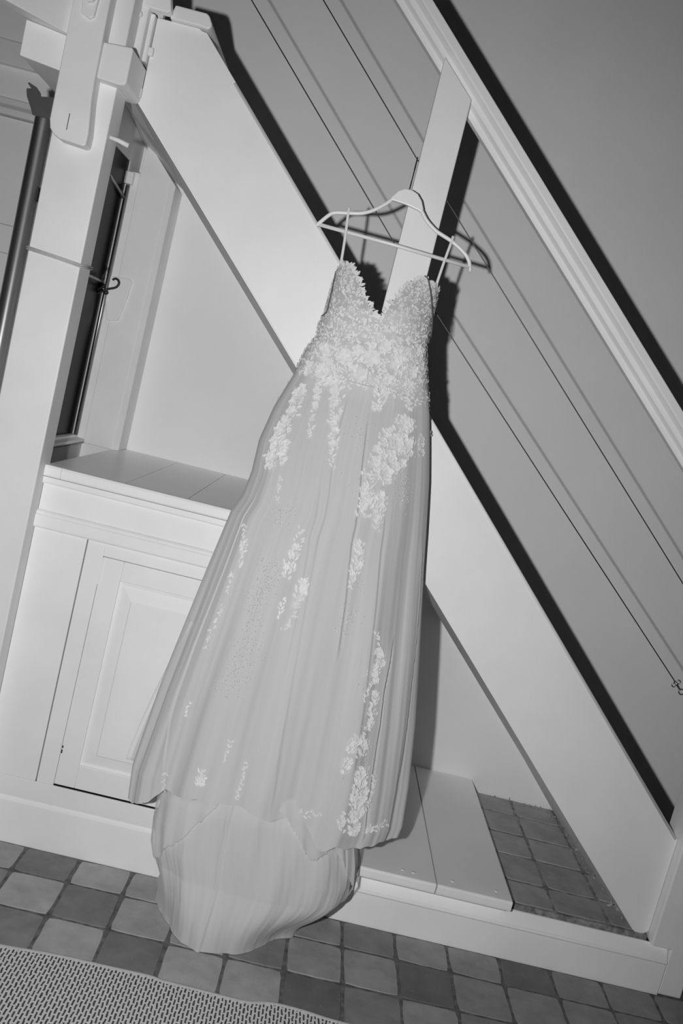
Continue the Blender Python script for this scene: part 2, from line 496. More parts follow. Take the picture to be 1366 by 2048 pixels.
# --- far-left stretch of the back wall: frieze board, moulding and pale blind
tr = box('trim_1', -2.2, -0.88, BACK - 0.03, BACK, 2.19, 2.265, M['white_old'], None, 0.004)
tag(tr, 'painted frieze board on the back wall left of the posts', None, None, 'structure')
tr2 = prism_x('trim_2', [(BACK, 2.095), (BACK - 0.012, 2.09), (BACK - 0.018, 2.07), (BACK - 0.034, 2.055), (BACK - 0.036, 2.036), (BACK, 2.032)], -2.2, -0.88, M['white'], None, 0.002)
tag(tr2, 'moulding above the pale blind left of the posts', None, None, 'structure')
bl = empty('roller_blind', (-1.4, BACK - 0.02, 1.1), 'pale lowered blind with thin horizontal seams behind the steel tube', 'blind')
for a, b in ((1.694, 2.03), (1.603, 1.692), (1.10, 1.601)):
    box('blind_panel', -2.2, -0.9, BACK - 0.022, BACK - 0.012, a, b, M['wall'], bl, 0.002)
settle(bl)

# --- baseboards
def baseboard(name, x0, x1, pts, label):
    o = prism_x(name, pts, x0, x1, M['white_fresh'], None, 0.0015)
    return tag(o, label, None, None, 'structure')
baseboard('baseboard_left', -0.709, 0.11, [(FRONT, 0.0), (FRONT, 0.122), (FRONT + 0.003, 0.132), (FRONT + 0.010, 0.137), (FRONT + 0.03, 0.138), (FRONT + 0.03, 0.0)], 'white baseboard below the cabinet')
baseboard('baseboard_right', 0.1105, 1.268, [(FRONT, 0.0), (FRONT, 0.096), (FRONT - 0.003, 0.099), (FRONT - 0.002, 0.104), (FRONT + 0.003, 0.107), (FRONT + 0.026, 0.136), (FRONT + 0.032, 0.136), (FRONT + 0.032, 0.0)], 'white beaded baseboard ending at the newel post')

# ================================================================= CABINET
cab = empty('cabinet', (-0.25, 2.6, 0.14), 'white painted built-in cabinet with panelled door and boarded top, standing against the big post', 'cabinet')
CX0, CX1 = -0.711, 0.10
def cab_board(name, x0, x1, y0, y1, z0, z1, bev=0.0015, mat='white', parent=None):
    return box(name, x0, x1, y0, y1, z0, z1, M[mat], parent or cab, bev)
cab_board('carcass', CX0 + 0.004, CX1, FRONT + 0.022, BACK, 0.14, 1.030, 0, 'void')  # near-black carcass: shade inside the door gaps is put into its colour
cab_board('side_panel', CX1 - 0.016, CX1 + 0.003, FRONT + 0.022, BACK, 0.14, 1.032)
cab_board('side_stile', CX0, -0.5685, FRONT, FRONT + 0.022, 0.1937, 0.889)
cab_board('bottom_rail', CX0, CX1, FRONT, FRONT + 0.005, 0.1385, 0.1935, 0.001)
cab_board('face_frame', -0.5655, -0.5185, FRONT, FRONT + 0.022, 0.1937, 0.889)
cab_board('face_frame', -0.5185, 0.04, FRONT, FRONT + 0.022, 0.8535, 0.889, 0.001)
cab_board('face_frame', 0.04, CX1, FRONT, FRONT + 0.022, 0.199, 0.889)
# frieze, bead and cornice
prism_x('cornice_moulding', [(FRONT + 0.022, 0.889), (FRONT - 0.008, 0.889), (FRONT - 0.011, 0.894), (FRONT - 0.011, 0.922), (FRONT - 0.006, 0.927), (FRONT - 0.007, 0.931), (FRONT - 0.001, 0.936), (FRONT + 0.022, 0.936)], CX0 - 0.001, CX1, M['white'], cab, 0.001)
cab_board('frieze', CX0, CX1, FRONT, FRONT + 0.022, 0.936, 1.008)
prism_x('cornice_moulding', [(FRONT + 0.03, 1.008), (FRONT - 0.007, 1.008), (FRONT - 0.009, 1.012), (FRONT - 0.009, 1.026), (FRONT + 0.03, 1.026)], CX0 - 0.001, CX1, M['white'], cab, 0.001)
for a, b in ((CX0 - 0.001, -0.5043), (-0.5028, -0.3351), (-0.3336, CX1)):
    prism_x('top_board', [(BACK, 1.0275), (FRONT + 0.006, 1.0275), (FRONT + 0.006, 1.0572), (BACK, 1.0572)], a, b, M['board'], cab, 0.0004, 1)
for a, b in ((CX0 - 0.001, -0.6685), (-0.6680, CX1)):
    prism_x('edge_strip', [(FRONT + 0.0058, 1.0275), (FRONT - 0.010, 1.0275), (FRONT - 0.012, 1.032), (FRONT - 0.012, 1.051), (FRONT - 0.009, 1.0568), (FRONT - 0.005, 1.0575), (FRONT + 0.0058, 1.0575)], a, b, M['white'], cab, 0.0005, 1)
# door
door = D.objects.new('door', None); COL.objects.link(door); door.parent = cab
DX0, DX1, DZ0, DZ1 = -0.5179, 0.0385, 0.1995, 0.8515
bm = bmesh.new()
for x0, x1, z0, z1 in ((DX0, -0.461, DZ0, DZ1), (-0.017, DX1, DZ0, DZ1), (-0.461, -0.017, 0.797, DZ1), (-0.461, -0.017, DZ0, 0.268)):
    add_box(bm, x0, x1, FRONT + 0.001, FRONT + 0.021, z0, z1)
from_bm('door_frame', bm, M['white'], door, False, 0.002)
def ring_rect(bm, x0, x1, z0, z1, y):
    return [bm.verts.new(p) for p in ((x0, y, z0), (x1, y, z0), (x1, y, z1), (x0, y, z1))]
bm = bmesh.new()
rs = [ring_rect(bm, -0.464, -0.014, 0.264, 0.800, FRONT + 0.007), ring_rect(bm, -0.452, -0.026, 0.276, 0.788, FRONT + 0.009),
      ring_rect(bm, -0.4225, -0.056, 0.304, 0.750, FRONT + 0.0045), ring_rect(bm, -0.4195, -0.059, 0.307, 0.747, FRONT + 0.002), ring_rect(bm, -0.416, -0.0625, 0.3105, 0.7435, FRONT + 0.002)]
for a, b in zip(rs, rs[1:]):
    for k in range(4): bm.faces.new((a[k], a[(k + 1) % 4], b[(k + 1) % 4], b[k]))
bm.faces.new(rs[-1]); bm.faces.new([bm.verts.new((v.co.x, FRONT + 0.02, v.co.z)) for v in rs[0]])
from_bm('panel', bm, M['white'], door)
box('hinge', -0.5195, -0.5135, FRONT - 0.0015, FRONT + 0.01, 0.775, 0.850, M['white'], door, 0.001)
bm = bmesh.new()
for z, h in ((0.306, 0.007), (0.291, 0.010)): add_box(bm, -0.5165, -0.5135, FRONT - 0.0002, FRONT + 0.004, z, z + h)
tag(from_bm('paint_chip', bm, M['void'], door), 'dark chip in the paint')
settle(cab)

# ================================================================= PLATFORM OF BOARDS
plat = empty('board_platform', (0.5, 2.65, 0.14), 'white painted boards with rounded nosing lying beside the cabinet under the stairs', 'platform')
prof = [(3.048, 0.160), (2.266, 0.160), (2.262, 0.163), (2.2612, 0.168), (2.2612, 0.184), (2.2625, 0.1875), (2.266, 0.190), (3.048, 0.190)]
prism_x('plank', prof, 0.1045, 0.5690, M['board'], plat, 0.001)
prism_x('plank', prof, 0.5725, 0.786, M['board'], plat, 0.001)
prism_x('cove', [(2.33, 0.1375), (2.303, 0.1375), (2.292, 0.146), (2.286, 0.1595), (2.33, 0.1595)], 0.1145, 0.786, M['white'], plat, 0.001)
for x, y in ((0.475, 2.298), (0.505, 2.296), (0.618, 2.300), (0.745, 2.302)):
    bm = bmesh.new()
    bmesh.ops.create_cone(bm, cap_ends=True, segments=14, radius1=0.006, radius2=0.0045, depth=0.002, matrix=Matrix.Translation((x, y, 0.1908)))
    from_bm('screw_head', bm, M['white'], plat, True)
settle(plat)

# ================================================================= STAIRCASE
SF = 2.34           # face of the stringer
stair = empty('staircase', (0.6, 2.6, 0.15), 'white closed-string staircase sloping down to the lower right', 'staircase')
pts = [(-0.682, 2.002), (-0.682, 2.214), (-0.575, 2.214), (-0.566, 2.2095), (-0.553, 2.208), (1.212, 0.443), (1.212, 0.158), (1.200, 0.148), (1.188, 0.145), (1.176, 0.145), (1.165, 0.152)]
prism_y('stringer', pts, SF, SF + 0.04, M['white'], stair, 0.002)
# worn bead along the stringer's upper edge
bm = bmesh.new()
add_tube(bm, [(-0.46, SF + 0.002, 2.1085), (1.205, SF + 0.002, 0.4435)], 0.0042, 8)
from_bm('edge_bead', bm, M['white'], stair, True)
# soffit from the stringer's lower edge back to the wall
bm = bmesh.new()
rowsx = [-0.84, -0.80, -0.682, -0.2, 0.4, 0.9, None]
def zx(y, c):        # x + z of the soffit at depth y; column c
    top = [1.317, 1.262, 1.250, 1.215]; mid = [1.317, 1.285, 1.272, 1.262]; foot = [1.318, 1.290, 1.270, 1.250]
    tb = (top, top, mid, mid, mid, mid, foot)[c]
    return interp(y, [SF, 2.60, 2.80, BACK], tb)
ys = [SF + 0.001, 2.60, 2.80, BACK - 0.001]
lower = [[bm.verts.new(((zx(y, c) - STEP_Z) if x is None else x, y, STEP_Z if x is None else zx(y, c) - x)) for y in ys] for c, x in enumerate(rowsx)]
upper = [[bm.verts.new((v.co.x + 0.012, v.co.y, v.co.z + 0.014)) for v in col] for col in lower]
nr, ny = len(rowsx), len(ys)
for c in range(nr - 1):
    for k in range(ny - 1):
        bm.faces.new((lower[c][k], lower[c + 1][k], lower[c + 1][k + 1], lower[c][k + 1]))
        bm.faces.new((upper[c][k], upper[c][k + 1], upper[c + 1][k + 1], upper[c + 1][k]))
    bm.faces.new((lower[c][0], upper[c][0], upper[c + 1][0], lower[c + 1][0]))
    bm.faces.new((lower[c][-1], lower[c + 1][-1], upper[c + 1][-1], upper[c][-1]))
for k in range(ny - 1):
    bm.faces.new((lower[0][k], lower[0][k + 1], upper[0][k + 1], upper[0][k]))
    bm.faces.new((lower[-1][k], upper[-1][k], upper[-1][k + 1], lower[-1][k + 1]))
from_bm('soffit', bm, M['shade_paint'], stair)
# treads and risers behind the closed string, above the soffit boards
going = 0.196
for k in range(8):
    x = -0.50 + k * going
    zt = 1.60 - x - going + 0.01            # every tread stays below the string's upper edge
    box('tread', x - 0.01, x + going, SF + 0.04, BACK - 0.002, zt - 0.026, zt, M['tread'], stair, 0.004)
    box('riser', x + going - 0.018, x + going, SF + 0.04, BACK - 0.002, zt - going + 0.001, zt - 0.027, M['tread'], stair, 0)
# top tread with its moulded nosing, standing on the end of the string
prism_y('tread', [(-0.648, 2.2145), (-0.568, 2.2145), (-0.553, 2.2115), (-0.544, 2.2160), (-0.542, 2.2250), (-0.552, 2.2420), (-0.560, 2.2480), (-0.640, 2.2480)], SF - 0.016, BACK - 0.002, M['white'], stair, 0.0035)
# fixing cleats between the string and the timber frame
box('cleat', -0.690, -0.672, SF - 0.012, SF + 0.002, 2.118, 2.138, M['white'], stair, 0.003)
box('cleat', -0.6935, -0.6795, SF - 0.016, SF + 0.002, 2.012, 2.040, M['white'], stair, 0.005, 3)
# newel post at the foot
prism_y('newel_post', [(1.213, 0.137), (1.2135, 1.45), (1.33, 1.45), (1.34, 0.0), (1.271, 0.0), (1.271, 0.137)], 2.304, 2.42, M['white'], stair, 0.004)
settle(stair)

rail = empty('stair_railing', (0.4, 2.38, 1.4), 'moulded white handrail on a square post with two steel cables above the stairs', 'railing')
sl = 0.915
def hr(s):      # perpendicular height in the profile to vertical
    return s * 1.355
hp = [(2.386, 0.0), (2.384, 0.0145), (2.369, 0.0215), (2.367, 0.034), (2.351, 0.0430), (2.349, 0.046), (2.349, 0.0655), (2.351, 0.067), (2.412, 0.067), (2.412, 0.0)]
prism_x('handrail', [(y, 2.311 + hr(s)) for y, s in hp], -0.80, 1.25, M['white'], rail, 0.0008, 1, lambda x: -sl * x)
# square guard post between string and handrail
def top_of(x): return 2.311 + 0.030 - sl * x
bm = bmesh.new()
add_prism_y(bm, [(0.0410, 1.655 - 0.041 - 0.01), (0.0395, top_of(0.0395)), (0.1315, top_of(0.1315)), (0.1345, 1.655 - 0.1345 - 0.01)], 2.3555, 2.411)
from_bm('guard_post', bm, M['white'], rail, False, 0.0025)
box('newel_cap', 1.205, 1.345, 2.31, 2.43, 1.4505, 1.475, M['white'], rail, 0.006)
CY = 2.372
def cable(name, pts):
    return tube(name, [(x, CY, z) for x, z in pts], 0.0015, M['cable'], rail, 8)
cable('cable', [(-0.80, 2.637), (-0.469, 2.322), (0.032, 1.831), (0.10, 1.765), (0.174, 1.693), (0.626, 1.286), (1.086, 0.875)])
cable('cable', [(-0.80, 2.842), (-0.293, 2.366), (0.034, 2.051), (0.136, 1.969), (0.6, 1.540), (1.024, 1.149), (1.215, 0.973)])
# wing turnbuckle and screw eye at the foot of the lower cable
tb = D.objects.new('turnbuckle', None); COL.objects.link(tb); tb.parent = rail
def torus(name, c, R, r, axis, parent, mat, arc=(0, 2 * math.pi), n=22):
    u = Vector((1, 0, 0)) if abs(axis.x) < 0.9 else Vector((0, 1, 0))
    a = (u - axis * u.dot(axis)).normalized(); b = axis.cross(a)
    P = [Vector(c) + a * (R * math.cos(arc[0] + (arc[1] - arc[0]) * k / n)) + b * (R * math.sin(arc[0] + (arc[1] - arc[0]) * k / n)) for k in range(n + 1)]
    return tube(name, P, r, mat, parent, 8, None, axis)
cd = Vector((1, 0, -0.9)).normalized()
p0 = Vector((1.088, CY, 0.873))
pn = Vector((0.9, 0, 1)).normalized()
torus('wing', p0 + pn * 0.0075 + cd * 0.002, 0.0055, 0.0016, Vector((0, 1, 0)), tb, M['steel'])
torus('wing', p0 - pn * 0.0075 + cd * 0.002, 0.0055, 0.0016, Vector((0, 1, 0)), tb, M['steel'])
tube('threaded_rod', [p0 - cd * 0.006, p0 + cd * 0.024], 0.0030, M['steel_dark'], tb, 10)
torus('screw_eye', p0 + cd * 0.031, 0.0075, 0.002, Vector((0, 1, 0)), tb, M['steel'])
tube('eye_shank', [p0 + cd * 0.038, Vector((1.216, CY, 0.873 - 0.9 * 0.128 + 0.01))], 0.0022, M['steel'], tb, 8)
settle(rail)

# ================================================================= OLD TIMBER FRAME ON THE LEFT
frame = empty('timber_frame', (-0.78, 2.28, 0.0), 'old white painted timber post with pegged beams and carved hanging plank', 'timber frame')
bm = bmesh.new()
add_box(bm, -0.845, -0.712, 2.236, 2.324, 0.0, 2.75)
from_bm('upright_post', bm, M['white_old'], frame, False, 0.0035, 3)
# stopped chamfer as a lighter fillet on the post's right arris
# carved hanging plank nailed to the post, rounded at its foot
pp = [(-0.838, 2.75), (-0.8385, 1.880), (-0.834, 1.861), (-0.824, 1.849), (-0.808, 1.842), (-0.750, 1.838), (-0.743, 1.842), (-0.742, 1.87), (-0.751, 1.95), (-0.753, 2.0), (-0.755, 2.75)]
prism_y('hanging_plank', pp, 2.190, 2.2358, M['white_old'], frame, 0.008, 3)
# square peg with a sunk surround
prism_y('peg', [(-0.818, 2.205), (-0.812, 2.128), (-0.790, 2.118), (-0.780, 2.126), (-0.775, 2.205)], 2.180, 2.192, M['white_old'], frame, 0.003)
prism_y('peg', [(-0.799, 2.150), (-0.785, 2.155), (-0.778, 2.175), (-0.790, 2.185), (-0.802, 2.175)], 2.168, 2.182, M['white_old'], frame, 0.003)
bm = bmesh.new(); add_box(bm, -0.7945, -0.7930, 2.1893, 2.1915, 1.865, 1.903)
tag(from_bm('crack', bm, M['void'], frame), 'short dark crack low on the plank')
# beam end right of the plank, running back over the string
prism_y('tie_beam', [(-0.753, 2.000), (-0.753, 2.083), (-0.684, 2.087), (-0.6815, 2.082), (-0.6815, 2.006), (-0.687, 1.999), (-0.70, 1.997)], 2.200, 2.3395, M['white_old'], frame, 0.004, 3)
# small upper post with a bolt, and the round pole beside it
box('upper_post', -0.742, -0.694, 2.300, 2.350, 2.088, 2.75, M['white_old'], frame, 0.004)
box('upper_post', -0.7055, -0.6835, 2.325, 2.375, 2.10, 2.215, M['white_old'], frame, 0.003)
tube('round_pole', [(-0.778, 2.345, 2.05), (-0.778, 2.345, 2.75)], 0.020, M['white_old'], frame, 20)
box('back_board', -0.83, -0.68, 2.38, 2.40, 2.085, 2.75, M['white_old'], frame, 0.002)
bm = bmesh.new()
bmesh.ops.create_cone(bm, cap_ends=True, segments=18, radius1=0.0095, radius2=0.008, depth=0.008, matrix=Matrix.Translation((-0.716, 2.297, 2.197)) @ Matrix.Rotation(math.pi / 2, 4, 'X'))
from_bm('bolt_head', bm, M['white_old'], frame, True)
prism_y('upper_plate', [(-0.742, 2.222), (-0.690, 2.2165), (-0.648, 2.216), (-0.640, 2.222), (-0.685, 2.40), (-0.742, 2.40)], 2.296, 2.326, M['white_old'], frame, 0.003)
# beam on the left running back, and diagonal beam coming forward above it
prism_z('cross_beam', [(-0.931, 2.179), (-0.8402, 2.226), (-0.8455, 2.232), (-0.850, 3.046), (-0.935, 3.046)], 2.000, 2.082, M['white_old'], frame, 0.0025)
prism_z('diagonal_beam', [(-0.8405, 2.213), (-1.30, 1.690), (-1.335, 1.720), (-0.90, 2.2055), (-0.8455, 2.2305)], 2.083, 2.40, M['white_old'], frame, 0.002)
# white wooden peg in the side of the post
tube('side_peg', [(-0.715, 2.262, 1.889), (-0.690, 2.262, 1.886), (-0.664, 2.262, 1.880)], lambda t: 0.0048 + 0.0012 * t, M['white'], frame, 12)
settle(frame)

cordo = empty('tied_cord', (-0.78, 2.28, 1.575), 'thin grey cord tied around the big white post', 'cord')
pth = [(-0.8475, 2.3262, 1.583), (-0.8475, 2.2335, 1.5815), (-0.78, 2.2325, 1.5765), (-0.7125, 2.2328, 1.5705), (-0.7092, 2.28, 1.574), (-0.7095, 2.3262, 1.5775)]
tube('strand', pth, 0.0024, M['cordm'], cordo, 8)
tube('strand', [(a + 0.0002, b, c - 0.0052) for a, b, c in pth], 0.0022, M['cordm'], cordo, 8)
settle(cordo)

# steel tube with a claw bracket on top
st = empty('steel_tube', (-0.893, 2.30, 0.0), 'shiny vertical steel tube with dark claw bracket left of the big post', 'pole')
tube('tube', [(-0.893, 2.30, 0.0), (-0.893, 2.30, 1.900)], 0.0222, M['tube'], st, 40)
prism_y('claw_bracket', [(-0.914, 1.897), (-0.872, 1.897), (-0.870, 1.912), (-0.871, 1.948), (-0.8735, 1.950), (-0.902, 1.944), (-0.905, 1.952), (-0.917, 1.963), (-0.938, 1.970), (-0.940, 1.967), (-0.929, 1.957), (-0.940, 1.955), (-0.940, 1.950), (-0.936, 1.936), (-0.922, 1.913)], 2.276, 2.2795, M['bracket'], st, 0.0008)
box('clip', -0.8735, -0.8695, 2.290, 2.305, 1.70, 1.735, M['dark'], st, 0.0005)
settle(st)

# corner post at the back with a keeper block and iron latch
cpst = empty('corner_post', (-0.75, 2.98, 1.06), 'white square corner post rising from the cabinet top beside the dark window', 'post')
bm = bmesh.new()
pq = [(-0.806, 2.93), (-0.708, 2.93), (-0.690, 2.945), (-0.688, BACK - 0.001), (-0.806, BACK - 0.001)]
pa = [bm.verts.new((x, y, 1.0575)) for x, y in pq]; pb = [bm.verts.new((x, y, 1.245 - x)) for x, y in pq]
bm.faces.new(pa); bm.faces.new(list(reversed(pb)))
for i in range(5): bm.faces.new((pa[i], pb[i], pb[(i + 1) % 5], pa[(i + 1) % 5]))
from_bm('post', bm, M['white_old'], cpst, False, 0.002)
box('jamb_strip', -0.832, -0.8062, 2.932, BACK - 0.001, 1.0575, 1.945, M['white_old'], cpst, 0.002)
prism_y('keeper_block', [(-0.848, 1.607), (-0.765, 1.614), (-0.757, 1.606), (-0.761, 1.560), (-0.775, 1.476), (-0.812, 1.467), (-0.822, 1.50)], 2.921, 2.931, M['white'], cpst, 0.003)
settle(cpst)
lt = empty('window_latch', (-0.835, 2.90, 1.555), 'black iron window latch with hooked tail by the corner post', 'latch')
LZ = 1.553
tube('hooked_tail', catmull([(-0.838, 2.90, LZ), (-0.822, 2.905, LZ + 0.012), (-0.801, 2.905, LZ + 0.022), (-0.793, 2.905, LZ + 0.036), (-0.798, 2.905, LZ + 0.047), (-0.808, 2.905, LZ + 0.049), (-0.815, 2.905, LZ + 0.043)], 6), 0.0036, M['dark'], lt, 8)
tube('lever', catmull([(-0.834, 2.895, LZ + 0.02), (-0.850, 2.88, LZ), (-0.868, 2.86, LZ - 0.018), (-0.875, 2.85, LZ - 0.03)], 6), lambda t: 0.006 - 0.003 * t, M['dark'], lt, 8)
tube('lever', catmull([(-0.834, 2.895, LZ + 0.003), (-0.850, 2.88, LZ - 0.012), (-0.868, 2.86, LZ - 0.026)], 6), lambda t: 0.005 - 0.002 * t, M['dark'], lt, 8)
bm = bmesh.new(); bmesh.ops.create_uvsphere(bm, u_segments=14, v_segments=10, radius=0.0075, matrix=Matrix.Translation((-0.826, 2.90, LZ - 0.001)))
from_bm('knob', bm, M['dark'], lt, True)
settle(lt)

# ================================================================= RUG
rug = empty('rug', (-0.2, 1.4, 0.0), 'pale flat-woven rug with dark flecks lying on the tiles', 'rug')
edge = [(-1.4, 1.875), (-0.62, 1.879), (-0.465, 1.880), (-0.336, 1.890), (-0.215, 1.891), (-0.117, 1.892), (-0.079, 1.886), (0.007, 1.884), (0.112, 1.881), (0.177, 1.896), (0.252, 1.895), (0.351, 1.885), (0.62, 1.883)]
prism_z('weave', [(x, y - 0.006) for x, y in edge] + [(0.62, 0.75), (-1.4, 0.75)], 0.0025, 0.0085, M['rug'], rug, 0)
tube('binding', catmull([(x, y - 0.004, 0.0068) for x, y in edge], 6), 0.0052, M['rug_edge'], rug, 8, None, Vector((0, 0, 1)))
settle(rug)

# ================================================================= DRESS SHAPE (pure functions)
RZ = [0.05, 0.327, 0.362, 0.467, 0.626, 0.811, 0.969, 1.127, 1.258, 1.335, 1.423, 1.509, 1.582, 1.659, 1.711, 1.75, 1.77]
RX = [0.43, 0.413, 0.419, 0.41, 0.388, 0.355, 0.325, 0.295, 0.269, 0.25, 0.227, 0.195, 0.172, 0.163, 0.164, 0.163, 0.163]
LZ_ = [0.05, 0.287, 0.377, 0.459, 0.601, 0.754, 0.901, 1.066, 1.114, 1.176, 1.257, 1.346, 1.402, 1.459, 1.504, 1.545, 1.578, 1.614, 1.685, 1.742, 1.77]
LX = [-0.3, -0.285, -0.294, -0.287, -0.274, -0.253, -0.233, -0.209, -0.1909, -0.1837, -0.1857, -0.1702, -0.1533, -0.1341, -0.125, -0.106, -0.104, -0.095, -0.095, -0.089, -0.089]
YCZ = [0, .2, .5, 1.03, 1.4, 1.75]
YCL = [2.15, 2.165, 2.195, 2.25, 2.312, 2.318]
YCR = [2.17, 2.20, 2.255, 2.312, 2.319, 2.318]
YFZ = [0, .2, .4, .8, 1.2, 1.42, 1.52, 1.62, 1.75]; YFY = [2.04, 2.05, 2.06, 2.10, 2.165, 2.222, 2.22, 2.205, 2.262]
HX = [-0.33, -0.281, -0.255, -0.223, -0.2, -0.109, -0.05, -0.023, 0.03, 0.075, 0.154, 0.182, 0.205, 0.222, 0.245, 0.281, 0.316, 0.368, 0.400, 0.43]
HZ = [0.293, 0.294, 0.303, 0.336, 0.360, 0.373, 0.380, 0.380, 0.366, 0.359, 0.375, 0.350, 0.310, 0.308, 0.326, 0.324, 0.320, 0.335, 0.332, 0.345]
def d_xl(z): return interp(z, LZ_, LX)
def d_xr(z): return interp(z, RZ, RX)
def d_yf(z): return interp(z, YFZ, YFY)
def d_yc(q, z):
    a, b = interp(z, YCZ, YCL), interp(z, YCZ, YCR)
    return a + (b - a) * max(0.0, min(1.0, q)) ** 2.5
def d_base(u, z):
    """front of the dress without folds: u 0..1 from left edge to right edge"""
    xl, xr = d_xl(z), d_xr(z)
    a = math.pi * (1 - u)
    q = 0.5 + 0.5 * math.cos(a)
    yc = d_yc(q, z)
    return (xl + (xr - xl) * q, yc - (d_yc(0.5, z) - d_yf(z)) * math.sin(a) ** 0.6, z)
def d_u(x, z):
    xl, xr = d_xl(z), d_xr(z)
    c = max(-1.0, min(1.0, (x - (xl + xr) / 2) / ((xr - xl) / 2)))
    return 1 - math.acos(c) / math.pi

def fold(u, z):
    """outward displacement of the skirt's folds"""
    f = smoothstep(1.46, 0.5, z) if z < 1.46 else 0.0
    if z >= 1.46: return 0.0
    f = 1 - smoothstep(0.35, 1.46, z)
    d = 0.0
    for k, (n, ph, dr, a) in enumerate(((3.0, .3, .6, .010), (6.0, 1.9, -.8, .0055), (11.0, 4.1, 1.1, .0022), (21.0, 2.2, -1.6, .0007), (37.0, 0.7, 2.0, .0003))):
        d += a * math.sin(2 * math.pi * n * u + ph + dr * z * 2 + 0.6 * math.sin(2.1 * z + k))
    d *= (0.12 + 0.88 * f)
    # overlapping gathers: a lifted lip that falls away to its right
    for uz, a, w in CREASES:
        uc = interp(z, [p[0] for p in uz], [p[1] for p in uz])
        g = smoothstep(uz[0][0], uz[0][0] + 0.06, z) * (1 - smoothstep(uz[-1][0] - 0.08, uz[-1][0], z))
        t = u - uc
        if t < 0:
            d += a * g * math.exp(t / w)
        else:
            d += a * g * math.exp(-t / 0.0022) - 0.35 * a * g * math.exp(-((t - 0.006) / 0.006) ** 2)
    return d * (0.25 + 0.75 * smoothstep(0.0, 0.07, u) * smoothstep(0.0, 0.07, 1 - u))

CREASES = [
    ([(0.7721, 0.5889), (0.9317, 0.5818), (1.0958, 0.5651), (1.2503, 0.5583), (1.3986, 0.5487)], 0.0035, 0.0300),
    ([(0.3314, 0.7562), (0.4476, 0.7425), (0.5567, 0.7441), (0.7268, 0.7469), (0.8707, 0.7688)], 0.0070, 0.0300),
    ([(0.4691, 0.8826), (0.5979, 0.8839), (0.7642, 0.8959), (0.9543, 0.9057), (1.1337, 0.8866)], 0.0040, 0.0120),
    ([(0.3639, 0.51), (0.5397, 0.4964), (0.7522, 0.4849), (0.9736, 0.4713), (1.2088, 0.4561), (1.4349, 0.4464)], 0.0022, 0.0350),
    ([(0.6602, 0.469), (0.9086, 0.4579), (1.2029, 0.4218)], 0.0018, 0.0300),
    ([(0.3869, 0.2157), (0.558, 0.1656), (0.7422, 0.1633), (0.9403, 0.1731), (1.1636, 0.1639)], 0.0020, 0.0200),
    ([(0.4939, 0.6797), (0.6964, 0.6794), (0.9447, 0.6755), (1.1798, 0.661)], 0.0020, 0.0200),
]
